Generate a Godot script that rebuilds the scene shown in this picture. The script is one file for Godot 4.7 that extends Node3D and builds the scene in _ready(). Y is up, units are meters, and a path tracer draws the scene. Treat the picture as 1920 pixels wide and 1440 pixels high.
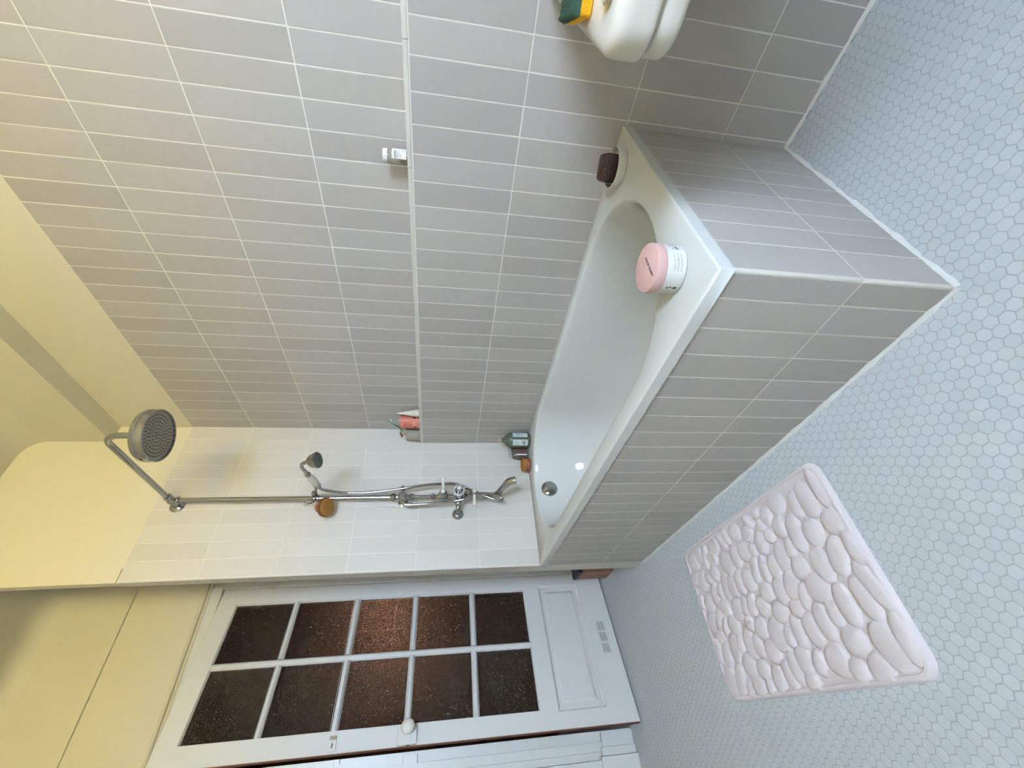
extends Node3D
# A tiled bathroom photographed with the camera held on its side.
# World: y up, floor at y = 0. The tiled side wall stands at x = 0 (room at x < 0), the shower wall at z = 0 (room at z > 0).

const P := 0.077        # tile pitch across
const H := 0.3011       # tile pitch up
const ROW := 1.1184     # level of the joint under the ledge
const G := 0.0011       # half a joint

var M := {}
var shared := {}
var taken := {}
var tf := Transform3D.IDENTITY
var sg := 0
var rng := RandomNumberGenerator.new()

# ---------------------------------------------------------------- mesh helpers
func nb() -> SurfaceTool:
	var st := SurfaceTool.new()
	st.begin(Mesh.PRIMITIVE_TRIANGLES)
	tf = Transform3D.IDENTITY
	sg = 0
	return st

func v(st: SurfaceTool, p: Vector3, uv := Vector2.ZERO) -> void:
	st.set_smooth_group(sg)
	st.set_uv(uv)
	st.add_vertex(tf * p)

func tri(st: SurfaceTool, a: Vector3, b: Vector3, c: Vector3) -> void:   # counter-clockwise seen from outside
	v(st, a); v(st, c); v(st, b)

func quad(st: SurfaceTool, a: Vector3, b: Vector3, c: Vector3, d: Vector3) -> void:
	v(st, a, Vector2(0, 1)); v(st, c, Vector2(1, 0)); v(st, b, Vector2(1, 1))
	v(st, a, Vector2(0, 1)); v(st, d, Vector2(0, 0)); v(st, c, Vector2(1, 0))

func flat() -> void:
	sg = -1

# rows of points; the outside is towards (next column) x (next row)
func sheet(st: SurfaceTool, rows: Array, wrap := false, groups: Array = []) -> void:
	for i in rows.size() - 1:
		var r0: PackedVector3Array = rows[i]
		var r1: PackedVector3Array = rows[i + 1]
		if groups.size() > i:
			sg = groups[i]
		var n := r0.size()
		for j in (n if wrap else n - 1):
			var k := (j + 1) % n
			var u0 := float(j) / n
			var u1 := float(j + 1) / n
			var w0 := 1.0 - float(i) / (rows.size() - 1)
			var w1 := 1.0 - float(i + 1) / (rows.size() - 1)
			if not r0[j].is_equal_approx(r0[k]):
				v(st, r0[j], Vector2(u0, w0)); v(st, r1[k], Vector2(u1, w1)); v(st, r0[k], Vector2(u1, w0))
			if not r1[j].is_equal_approx(r1[k]):
				v(st, r0[j], Vector2(u0, w0)); v(st, r1[j], Vector2(u0, w1)); v(st, r1[k], Vector2(u1, w1))

func fan(st: SurfaceTool, loop: PackedVector3Array, up := true) -> void:
	var c := Vector3.ZERO
	for p in loop:
		c += p
	c /= loop.size()
	for j in loop.size():
		var a := loop[j]
		var b := loop[(j + 1) % loop.size()]
		if up:
			tri(st, c, a, b)
		else:
			tri(st, c, b, a)

# profile of Vector2(radius, y) from below to above
func lathe(st: SurfaceTool, prof: Array, n := 24) -> void:
	var rows := []
	var groups := []
	var g := 1
	for i in prof.size():
		var row := PackedVector3Array()
		for j in n:
			var a := TAU * j / n
			row.append(Vector3(prof[i].x * cos(a), prof[i].y, -prof[i].x * sin(a)))
		rows.append(row)
		if i > 1:
			var d0: Vector2 = prof[i - 1] - prof[i - 2]
			var d1: Vector2 = prof[i] - prof[i - 1]
			if absf(d0.angle_to(d1)) > 0.62:
				g += 1
		if i > 0:
			groups.append(g)
	sheet(st, rows, true, groups)

func tube(st: SurfaceTool, pts: Array, r, n := 12, caps := true) -> void:
	var rows := []
	var t0: Vector3 = (pts[1] - pts[0]).normalized()
	var side := t0.cross(Vector3.UP if absf(t0.y) < 0.9 else Vector3.RIGHT).normalized()
	for i in pts.size():
		var t: Vector3
		if i == 0:
			t = t0
		elif i == pts.size() - 1:
			t = (pts[i] - pts[i - 1]).normalized()
		else:
			t = ((pts[i + 1] - pts[i]).normalized() + (pts[i] - pts[i - 1]).normalized()).normalized()
		side = (side - t * side.dot(t)).normalized()
		var up := t.cross(side)
		var rad: float = r[i] if r is Array else r
		var row := PackedVector3Array()
		for j in n:
			var a := TAU * j / n
			row.append(pts[i] + (side * cos(a) + up * sin(a)) * rad)
		rows.append(row)
	sg = 1
	sheet(st, rows, true)
	if caps:
		sg = 2
		fan(st, rows[0], false)
		sg = 3
		fan(st, rows[-1], true)

func smooth_path(ctrl: Array, step := 0.008) -> Array:
	var c := Curve3D.new()
	c.bake_interval = step
	for i in ctrl.size():
		var p: Vector3 = ctrl[i]
		var a: Vector3 = ctrl[maxi(i - 1, 0)]
		var b: Vector3 = ctrl[mini(i + 1, ctrl.size() - 1)]
		var d := (b - a) / 6.0
		c.add_point(p, -d, d)
	return Array(c.get_baked_points())

# a rounded rectangle, counter-clockwise seen from above
func rr(hx: float, hz: float, r: float, seg: int, y: float) -> PackedVector3Array:
	var out := PackedVector3Array()
	var cs := [Vector2(hx - r, -(hz - r)), Vector2(-(hx - r), -(hz - r)), Vector2(-(hx - r), hz - r), Vector2(hx - r, hz - r)]
	for q in 4:
		for k in seg + 1:
			var a := PI / 2 * (q + float(k) / maxi(seg, 1))
			out.append(Vector3(cs[q].x + r * cos(a), y, cs[q].y - r * sin(a)))
			if seg == 0:
				break
	return out

func stack(st: SurfaceTool, loops: Array, bottom := true, top := true, groups: Array = []) -> void:
	sheet(st, loops, true, groups)
	if bottom:
		sg = 41
		fan(st, loops[0], false)
	if top:
		sg = 42
		fan(st, loops[-1], true)

# a box with chamfered edges
func box(st: SurfaceTool, c: Vector3, s: Vector3, ch := 0.0) -> void:
	var keep := tf
	tf = tf * Transform3D(Basis.IDENTITY, c)
	var h := s / 2
	if ch <= 0.0:
		var l := [rr2(h.x, h.z, -h.y), rr2(h.x, h.z, h.y)]
		sheet_flat(st, l)
	else:
		sheet_flat(st, [rr2(h.x - ch, h.z - ch, -h.y), rr2(h.x, h.z, -h.y + ch), rr2(h.x, h.z, h.y - ch), rr2(h.x - ch, h.z - ch, h.y)])
	tf = keep

func rr2(hx: float, hz: float, y: float) -> PackedVector3Array:
	return PackedVector3Array([Vector3(hx, y, -hz), Vector3(-hx, y, -hz), Vector3(-hx, y, hz), Vector3(hx, y, hz)])

func sheet_flat(st: SurfaceTool, loops: Array) -> void:
	flat()
	sheet(st, loops, true)
	var a: PackedVector3Array = loops[0]
	var b: PackedVector3Array = loops[-1]
	quad(st, a[3], a[2], a[1], a[0])
	quad(st, b[0], b[1], b[2], b[3])
	sg = 0

func rbox(st: SurfaceTool, c: Vector3, s: Vector3, r: float, e := 0.0, seg := 5) -> void:   # rounded in plan by r, edges by e
	var keep := tf
	tf = tf * Transform3D(Basis.IDENTITY, c)
	var h := s / 2
	e = minf(e if e > 0 else r * 0.5, h.y)
	var loops := []
	for k in 4:
		var a := PI / 2 * k / 3.0
		loops.append(rr(h.x - e * (1 - sin(a)), h.z - e * (1 - sin(a)), maxf(r - e * (1 - sin(a)), 0.0005), seg, -h.y + e * (1 - cos(a))))
	for k in 4:
		var a := PI / 2 * k / 3.0
		loops.append(rr(h.x - e * (1 - cos(a)), h.z - e * (1 - cos(a)), maxf(r - e * (1 - cos(a)), 0.0005), seg, h.y - e * (1 - sin(a))))
	sg = 1
	sheet(st, loops, true)
	fan(st, loops[0], false)
	fan(st, loops[-1], true)
	tf = keep

func commit(st: SurfaceTool) -> ArrayMesh:
	st.generate_normals()
	return st.commit()

func put(called: String, mesh: Mesh, m: Material, parent: Node, at := Transform3D.IDENTITY) -> MeshInstance3D:
	var o := MeshInstance3D.new()
	o.name = called
	o.mesh = mesh
	o.material_override = m
	o.transform = at
	if parent == self:
		o.name = numbered(called)
	parent.add_child(o, true)
	return o

func obj(called: String, st: SurfaceTool, m: Material, parent: Node) -> MeshInstance3D:
	return put(called, commit(st), m, parent)

func numbered(called: String) -> String:
	var n: int = taken.get(called, 0)
	taken[called] = n + 1
	return called if n == 0 else "%s_%03d" % [called, n]

func thing(called: String, label: String, category: String, at := Vector3.ZERO, turn := 0.0) -> Node3D:
	var o := Node3D.new()
	o.name = numbered(called)
	add_child(o)
	o.position = at
	o.rotation.y = turn
	o.set_meta("label", label)
	o.set_meta("category", category)
	return o

func structure(called: String, label: String, category := "wall") -> Node3D:
	var o := thing(called, label, category)
	o.set_meta("kind", "structure")
	return o

func at(p: Vector3, b := Basis.IDENTITY) -> Transform3D:
	return Transform3D(b, p)

func towards(p: Vector3, y_axis: Vector3, hint := Vector3.RIGHT) -> Transform3D:   # a frame whose y axis points along y_axis
	var y := y_axis.normalized()
	var x := (hint - y * hint.dot(y)).normalized()
	return Transform3D(Basis(x, y, x.cross(y)), p)

# ---------------------------------------------------------------- materials
func mat(c: Color, rough := 0.5, metal := 0.0) -> StandardMaterial3D:
	var m := StandardMaterial3D.new()
	m.albedo_color = c
	m.roughness = rough
	m.metallic = metal
	return m

func rgb(r: float, g: float, b: float) -> Color:
	return Color(r / 255.0, g / 255.0, b / 255.0)

func noise_tex(freq: float, size := 256, normal := false, strength := 4.0, octaves := 3, ramp: Gradient = null, s := 1) -> NoiseTexture2D:
	var n := FastNoiseLite.new()
	n.noise_type = FastNoiseLite.TYPE_SIMPLEX_SMOOTH
	n.frequency = freq
	n.fractal_octaves = octaves
	n.seed = s
	var t := NoiseTexture2D.new()
	t.width = size
	t.height = size
	t.seamless = true
	t.noise = n
	t.as_normal_map = normal
	t.bump_strength = strength
	if ramp:
		t.color_ramp = ramp
	return t

func ramp(a: Color, b: Color, lo := 0.0, hi := 1.0) -> Gradient:
	var g := Gradient.new()
	g.offsets = PackedFloat32Array([lo, hi])
	g.colors = PackedColorArray([a, b])
	return g

func tri_world(m: StandardMaterial3D, scale: float, local := false) -> void:
	m.uv1_triplanar = true
	m.uv1_world_triplanar = not local
	m.uv1_scale = Vector3.ONE * scale

# flat print: white paper with rows of small grey marks and blocks; ops are [x, y, w, h, shade] in 0..1
func print_tex(w: int, h: int, bg: Color, ops: Array) -> ImageTexture:
	var im := Image.create(w, h, false, Image.FORMAT_RGB8)
	im.fill(bg)
	for o in ops:
		var c: Color = o[4]
		if o.size() > 5:      # lines of small letters
			var lines: int = o[5]
			for i in lines:
				var y0 := int((o[1] + o[3] * i / lines) * h)
				var hh := maxi(1, int(o[3] / lines * h * 0.6))
				var x := int(o[0] * w)
				var end := int((o[0] + o[2] * (1.0 if i < lines - 1 else 0.7)) * w)
				while x < end:
					var ww := rng.randi_range(2, 7)
					for q in ww:
						if rng.randf() < 0.78 and x + q < end:
							im.fill_rect(Rect2i(x + q, y0 + rng.randi_range(0, 1), 1, maxi(1, hh - rng.randi_range(0, 1))), c)
					x += ww + 2
		else:
			im.fill_rect(Rect2i(int(o[0] * w), int(o[1] * h), maxi(1, int(o[2] * w)), maxi(1, int(o[3] * h))), c)
	return ImageTexture.create_from_image(im)

func bars(x: float, y: float, w: float, h: float, c: Color, n := 14) -> Array:
	var out := []
	var px := x
	while px < x + w:
		var ww := w / n * rng.randf_range(0.3, 1.0)
		out.append([px, y, minf(ww, x + w - px), h, c])
		px += ww + w / n * rng.randf_range(0.35, 0.7)
	return out

# a curved label on a cylinder of radius r, from angle a0 to a1 (counter-clockwise from +x seen from above), y0..y1
func curved(st: SurfaceTool, r: float, a0: float, a1: float, y0: float, y1: float, n := 14) -> void:
	var rows := []
	for y in [y0, y1]:
		var row := PackedVector3Array()
		for j in n + 1:
			var a := lerpf(a0, a1, float(j) / n)
			row.append(Vector3(r * cos(a), y, -r * sin(a)))
		rows.append(row)
	for j in n:
		var u0 := float(j) / n
		var u1 := float(j + 1) / n
		v(st, rows[0][j], Vector2(u0, 1)); v(st, rows[1][j + 1], Vector2(u1, 0)); v(st, rows[0][j + 1], Vector2(u1, 1))
		v(st, rows[0][j], Vector2(u0, 1)); v(st, rows[1][j], Vector2(u0, 0)); v(st, rows[1][j + 1], Vector2(u1, 0))

func lettering(called: String, text: String, size: float, m: Material, parent: Node, xf: Transform3D, bold := true, depth := 0.0004) -> void:
	var t := TextMesh.new()
	var f := SystemFont.new()
	f.font_names = PackedStringArray(["Droid Sans"])
	f.font_weight = 700 if bold else 400
	t.font = f
	t.text = text
	t.font_size = 32
	t.pixel_size = size / 32.0
	t.depth = depth
	put(called, t, m, parent, xf)

func make_materials() -> void:
	var tile_n := noise_tex(0.011, 512, true, 5.0, 2, null, 7)
	var tones := [rgb(191, 187, 184), rgb(196, 192, 189), rgb(187, 183, 181), rgb(193, 190, 188)]
	for i in 4:
		var m := mat(tones[i], 0.3)
		m.normal_enabled = true
		m.normal_texture = tile_n
		m.normal_scale = 0.22
		tri_world(m, 2.2)
		M["tile%d" % i] = m
		var w: StandardMaterial3D = m.duplicate()
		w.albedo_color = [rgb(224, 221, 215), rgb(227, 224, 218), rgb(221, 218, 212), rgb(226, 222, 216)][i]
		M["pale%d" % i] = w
	M.grout = mat(rgb(243, 240, 234), 0.8)
	M.trim = mat(rgb(226, 223, 216), 0.3)
	M.sealant = mat(rgb(236, 237, 236), 0.45)
	var paint := mat(rgb(233, 229, 214), 0.75)
	paint.normal_enabled = true
	paint.normal_texture = noise_tex(0.05, 256, true, 1.5, 4, null, 3)
	paint.normal_scale = 0.12
	tri_world(paint, 3.0)
	M.paint = paint
	M.gloss = mat(rgb(237, 239, 239), 0.35)
	M.acrylic = mat(rgb(234, 238, 238), 0.12)
	M.acrylic.clearcoat_enabled = true
	M.acrylic.clearcoat = 0.5
	M.acrylic.clearcoat_roughness = 0.05
	M.ceramic = mat(rgb(238, 236, 230), 0.14)
	M.chrome = mat(rgb(186, 189, 194), 0.06, 1.0)
	M.chrome_soft = mat(rgb(196, 197, 197), 0.2, 1.0)
	M.porcelain = mat(rgb(240, 238, 232), 0.12)
	M.dark = mat(rgb(28, 24, 22), 0.6)
	M.nozzle_plate = mat(rgb(186, 182, 172), 0.4)
	M.rubber = mat(rgb(112, 110, 104), 0.6)
	for i in 3:
		M["hex%d" % i] = mat([rgb(213, 221, 228), rgb(209, 218, 225), rgb(216, 224, 231)][i], 0.4)
	M.floor_grout = mat(rgb(188, 194, 203), 0.9)
	var pane := mat(Color(0.86, 0.8, 0.74, 0.0), 0.03)
	pane.refraction_enabled = true
	pane.refraction_scale = 0.05
	pane.normal_enabled = true
	pane.normal_texture = noise_tex(0.035, 512, true, 16.0, 2, null, 11)
	pane.normal_scale = 1.0
	pane.uv1_triplanar = true
	pane.uv1_scale = Vector3.ONE * 6.0
	M.pane = pane
	M.brown = mat(rgb(92, 62, 50), 0.7)
	M.brown_dark = mat(rgb(40, 28, 24), 0.7)
	var foam := mat(rgb(234, 226, 231), 1.0)
	foam.normal_enabled = true
	foam.normal_texture = noise_tex(0.22, 256, true, 4.0, 3, null, 5)
	foam.normal_scale = 0.4
	foam.rim_enabled = true
	foam.rim = 0.25
	tri_world(foam, 9.0)
	M.foam = foam
	M.paper = mat(rgb(236, 236, 230), 0.6)
	M.ink = mat(rgb(40, 34, 34), 0.7)

# ---------------------------------------------------------------- tiles
func tile_mesh(w: float, h: float) -> ArrayMesh:    # lies in the xy plane, faces +z, front at z = 0
	var key := "t%.4f_%.4f" % [w, h]
	if shared.has(key):
		return shared[key]
	var st := nb()
	tf = Transform3D(Basis(Vector3.RIGHT, Vector3.BACK, Vector3.DOWN), Vector3.ZERO)
	var a := w / 2
	var b := h / 2
	sheet_flat(st, [rr2(a, b, -0.007), rr2(a, b, -0.0009), rr2(a - 0.0007, b - 0.0007, -0.0003), rr2(a - 0.0026, b - 0.0026, 0.0)])
	shared[key] = commit(st)
	return shared[key]

func lay_tile(parent: Node, c: Vector3, w: float, h: float, right: Vector3, glaze := "tile") -> void:
	var z := right.cross(Vector3.UP)
	var tilt := Basis(Vector3.UP, rng.randf_range(-0.004, 0.004)) * Basis(Vector3.RIGHT, rng.randf_range(-0.0015, 0.0015))
	put("tile", tile_mesh(w, h), M[glaze + str(rng.randi_range(0, 3))], parent, Transform3D(Basis(right, Vector3.UP, z) * tilt, c - z * rng.randf_range(-0.0001, 0.0002)))

func strip(called: String, parent: Node, c: Vector3, s: Vector3, m: Material, ch := 0.001) -> void:
	var st := nb()
	box(st, c, s, ch)
	obj(called, st, m, parent)

func _ready() -> void:
	rng.seed = 20240
	# camera: solved from the tile joints, the phone lies on its side (world up points to the left of the picture)
	var cam := Camera3D.new()
	cam.name = "camera"
	cam.fov = rad_to_deg(2.0 * atan(720.0 / 784.94))
	cam.transform = Transform3D(Basis(Vector3(-0.08189682, -0.9866812, 0.14054582), Vector3(0.76329714, 0.02857943, 0.64541513), Vector3(-0.64083569, 0.16013567, 0.75079038)), Vector3(-1.29952, 1.009618, 2.056315))
	cam.near = 0.02
	add_child(cam)
	var env := Environment.new()
	env.background_mode = Environment.BG_SKY
	var sky_m := ProceduralSkyMaterial.new()
	sky_m.sky_top_color = rgb(209, 230, 255)
	sky_m.sky_horizon_color = rgb(215, 232, 255)
	sky_m.ground_horizon_color = rgb(234, 217, 156)
	sky_m.ground_bottom_color = rgb(232, 213, 146)
	sky_m.energy_multiplier = 62.0
	var sky := Sky.new()
	sky.sky_material = sky_m
	env.sky = sky
	env.tonemap_mode = Environment.TONE_MAPPER_LINEAR
	env.tonemap_exposure = 0.95
	env.sdfgi_enabled = true
	env.ssao_enabled = true
	env.ssil_enabled = true
	var we := WorldEnvironment.new()
	we.name = "world_environment"
	we.environment = env
	add_child(we)
	make_materials()
	build_floor()
	build_wall_right()
	build_wall_back()
	build_door_wall()
	build_far_walls()
	hall_lamp()
	build_ceiling()
	build_door()
	build_bath()
	build_mat()
	build_sink()
	build_shower()
	build_rim_things()
	build_ledge_things()

# ---------------------------------------------------------------- floor
func build_floor() -> void:
	var f := structure("floor", "floor of small pale hexagon mosaic tiles with grey joints", "floor")
	var st := nb()
	box(st, Vector3(-1.05, -0.0609, 1.47), Vector3(2.7, 0.12, 4.6))
	box(st, Vector3(-0.95, -0.062, -1.6), Vector3(2.6, 0.12, 1.6))
	obj("mortar_bed", st, M.floor_grout, f)
	# hexagons: flat sides across x, points along z; lattice measured on the photograph
	st = nb()
	var r := 0.01315
	var loops := []
	for q in [[r, -0.004], [r, -0.0006], [r - 0.0003, -0.0002], [r - 0.001, 0.0]]:
		var loop := PackedVector3Array()
		for k in 6:
			var a := PI / 6 + PI / 3 * k
			loop.append(Vector3(q[0] * cos(a), q[1], -q[0] * sin(a)))
		loops.append(loop)
	flat()
	sheet(st, loops, true)
	fan(st, loops[-1], true)
	var hexm := commit(st)
	var cam: Camera3D = get_node("camera")
	var inv := cam.transform.affine_inverse()
	var seen := []
	var rest: Array[Transform3D] = []
	var px := 0.0248
	var pz := 0.02148
	for j in range(-110, 90):
		for i in range(-70, 30):
			var x := -0.7055 + i * px + (px / 2 if posmod(j, 2) == 1 else 0.0)
			var z := 1.6666 + j * pz
			if x < -2.25 or x > -0.01 or z < -0.67 or z > 3.55:
				continue
			if x > -0.68 and z < 1.668 and z > -0.075:
				continue
			var c := inv * Vector3(x, 0, z)
			var key := 0.0
			if c.z < -0.05:
				var s := Vector2(c.x / -c.z, c.y / -c.z) * 784.94
				if absf(s.x) < 955 and absf(s.y) < 715:
					key = 1.0 / pow(-c.z, 3)
			var up := Vector3(rng.randf_range(-0.005, 0.005), 1, rng.randf_range(-0.005, 0.005)).normalized()
			var b := Basis(up.cross(Vector3.BACK).normalized(), up, Vector3.BACK).orthonormalized()
			seen.append([key, Transform3D(b.rotated(Vector3.UP, rng.randf_range(-0.02, 0.02)), Vector3(x + rng.randf_range(-0.0003, 0.0003), rng.randf_range(-0.0003, 0.0), z + rng.randf_range(-0.0003, 0.0003)))])
	seen.sort_custom(func(a, b): return a[0] > b[0])
	for k in seen.size():
		if k < 300:
			put("hexagon_tile", hexm, M["hex%d" % rng.randi_range(0, 2)], f, seen[k][1])
		else:
			rest.append(seen[k][1])
	var mm := MultiMesh.new()
	mm.transform_format = MultiMesh.TRANSFORM_3D
	mm.mesh = hexm
	mm.instance_count = rest.size()
	for k in rest.size():
		mm.set_instance_transform(k, rest[k])
	var mi := MultiMeshInstance3D.new()
	mi.name = "hexagon_mosaic"
	mi.multimesh = mm
	mi.material_override = M.hex0
	mi.set_meta("kind", "stuff")
	f.add_child(mi)
	# white sealant along the walls and the bath panel
	st = nb()
	bead(st, Vector3(-0.688, 0, 0.0), Vector3(-0.688, 0, 1.679), Vector3.LEFT)
	bead(st, Vector3(-0.688, 0, 1.677), Vector3(-0.003, 0, 1.677), Vector3.BACK)
	bead(st, Vector3(0, 0, 1.677), Vector3(0, 0, 3.55), Vector3.LEFT)
	obj("sealant", st, M.sealant, f)

func bead(st: SurfaceTool, a: Vector3, b: Vector3, out: Vector3, size := 0.007) -> void:
	var n := int(a.distance_to(b) / 0.02)
	var rows := []
	for i in n + 1:
		var p := a.lerp(b, float(i) / n)
		var s := size * (1.0 + 0.25 * sin(i * 0.9) + 0.2 * sin(i * 2.3))
		rows.append(PackedVector3Array([p + Vector3.UP * s, p + Vector3.UP * s * 0.4 + out * s * 0.4, p + out * s + Vector3.UP * 0.0003]))
	if out.cross(b - a).y > 0:
		for r in rows:
			r.reverse()
	sheet(st, rows)

# ---------------------------------------------------------------- walls
func build_wall_right() -> void:
	var w := structure("wall_right", "long side wall of grey stacked tiles with a ledge at chest height")
	var st := nb()
	box(st, Vector3(0.1506, 0.55, 1.75), Vector3(0.3, 1.14, 3.8))
	box(st, Vector3(0.1906, 1.711, 1.75), Vector3(0.2, 1.2214, 3.8))
	obj("grout_bed", st, M.grout, w)
	st = nb()
	box(st, Vector3(0.1925, 2.4955, 1.45), Vector3(0.2, 0.354, 4.45))
	box(st, Vector3(0.15, 2.9, 1.45), Vector3(0.3, 0.48, 4.45))
	box(st, Vector3(0.25, 1.15, -0.4), Vector3(0.1, 2.4, 0.62))
	obj("plaster", st, M.paint, w)
	var right := Vector3.BACK
	# lower field
	for k in 29:
		var z := (k + 0.5) * P
		var tops := [ROW, ROW - H, ROW - 2 * H, ROW - 3 * H, 0.0]
		for j in 4:
			if j >= 2 and k < 21:
				continue
			var hh: float = tops[j] - tops[j + 1]
			lay_tile(w, Vector3(0, (tops[j] + tops[j + 1]) / 2, z), P - 2 * G, hh - 2 * G, right)
	# upper field
	for k in 27:
		for j in 4:
			var y0 := ROW + j * H if j > 0 else 1.136
			var y1 := ROW + (j + 1) * H
			lay_tile(w, Vector3(0.09, (y0 + y1) / 2, (k + 0.5) * P), P - 2 * G, y1 - y0 - 2 * G, right)
	# beyond the picture: the same tiles joined
	st = nb()
	for k in range(27, 46):
		for j in 4:
			var z := (k + 0.5) * P
			box(st, Vector3(0.094, ROW + (j + 0.5) * H + (0.009 if j == 0 else 0.0), z), Vector3(0.008, H - 2 * G - (0.018 if j == 0 else 0.0), P - 2 * G))
			if k >= 29:
				box(st, Vector3(0.004, ROW - (j + 0.5) * H if j < 3 else (ROW - 3 * H) / 2, z), Vector3(0.008, (H if j < 3 else ROW - 3 * H) - 2 * G, P - 2 * G))
	var o := obj("tile_field", st, M.tile0, w)
	o.set_meta("kind", "stuff")
	# ledge edge: slim pale trim laid in lengths
	for k in 12:
		strip("ledge_trim", w, Vector3(0.0045, 1.1266, 0.15 + 0.3 * k), Vector3(0.009, 0.0135, 0.2985), M.trim, 0.002)
	strip("ledge_top", w, Vector3(0.05, 1.126, 1.8), Vector3(0.082, 0.0135, 3.6), M.trim, 0.001)

func build_wall_back() -> void:
	var w := structure("wall_back", "end wall of pale stacked tiles behind the shower fittings")
	var st := nb()
	# tiled core, its free end a little thicker at the foot
	var f0 := -0.0006
	var pts := [[-0.6855, -0.098, -0.052], [0.3, -0.098, -0.052]]
	flat()
	var a := Vector3(-0.6855, -0.02, f0); var b := Vector3(0.3, -0.02, f0); var c := Vector3(0.3, 2.3215, f0); var d := Vector3(-0.6855, 2.3215, f0)
	var e := Vector3(-0.6855, -0.02, pts[0][1]); var f := Vector3(0.3, -0.02, pts[1][1]); var g := Vector3(0.3, 2.3255, pts[1][2]); var h := Vector3(-0.6855, 2.3255, pts[0][2])
	quad(st, a, b, c, d); quad(st, f, e, h, g); quad(st, e, a, d, h); quad(st, b, f, g, c); quad(st, d, c, g, h); quad(st, e, f, b, a)
	obj("grout_bed", st, M.grout, w)
	st = nb()
	box(st, Vector3(-0.192, 2.688, -0.0285), Vector3(0.984, 0.734, 0.044))
	obj("plaster", st, M.paint, w)
	for k in 10:
		var x := 0.0903 - P * (k + 0.5)
		for j in 4:
			var y0 := ROW + j * H
			lay_tile(w, Vector3(x, y0 + H / 2, 0), P - 2 * G, H - 2 * G, Vector3.RIGHT, "pale")
		for j in 2:
			var y1 := ROW - j * H
			var x0 := x - P / 2
			var x1 := minf(x + P / 2, 0.0)
			if x1 - x0 > 0.03:
				lay_tile(w, Vector3((x0 + x1) / 2, y1 - H / 2, 0), x1 - x0 - 2 * G, H - 2 * G, Vector3.RIGHT, "pale")
	# the free end: edge strips and narrow return tiles
	var ys := [0.0, ROW - 3 * H, ROW - 2 * H, ROW - H, ROW, ROW + H, ROW + 2 * H, ROW + 3 * H, 2.3245]
	for i in 8:
		var y0: float = ys[i] + 0.0008
		var y1: float = ys[i + 1] - 0.0008
		strip("edge_trim", w, Vector3(-0.6837, (y0 + y1) / 2, -0.0035), Vector3(0.0066, y1 - y0, 0.0072), M.trim, 0.0022)
		var z0 := lerpf(-0.098, -0.052, ys[i] / 2.3255) + 0.001
		var z1 := lerpf(-0.098, -0.052, ys[i + 1] / 2.3255) + 0.001
		st = nb()
		flat()
		var q := [Vector3(-0.6868, y0, z0), Vector3(-0.6868, y0, -0.0085), Vector3(-0.6868, y1, -0.0085), Vector3(-0.6868, y1, z1)]
		var dd := Vector3(0.006, 0, 0)
		quad(st, q[0], q[1], q[2], q[3])
		quad(st, q[0] + dd, q[0], q[3], q[3] + dd); quad(st, q[1], q[1] + dd, q[2] + dd, q[2]); quad(st, q[3], q[2], q[2] + dd, q[3] + dd); quad(st, q[0] + dd, q[1] + dd, q[1], q[0])
		obj("return_tile", st, M["pale%d" % (i % 4)], w)
	strip("cap_trim", w, Vector3(-0.657, 2.3268, -0.027), Vector3(0.058, 0.0025, 0.052), M.trim, 0.0008)
	# corner bead of the grout where the walls meet
	strip("corner_joint", w, Vector3(0.0885, 1.73, 0.0008), Vector3(0.003, 1.19, 0.0016), M.grout, 0.0004)

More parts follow.
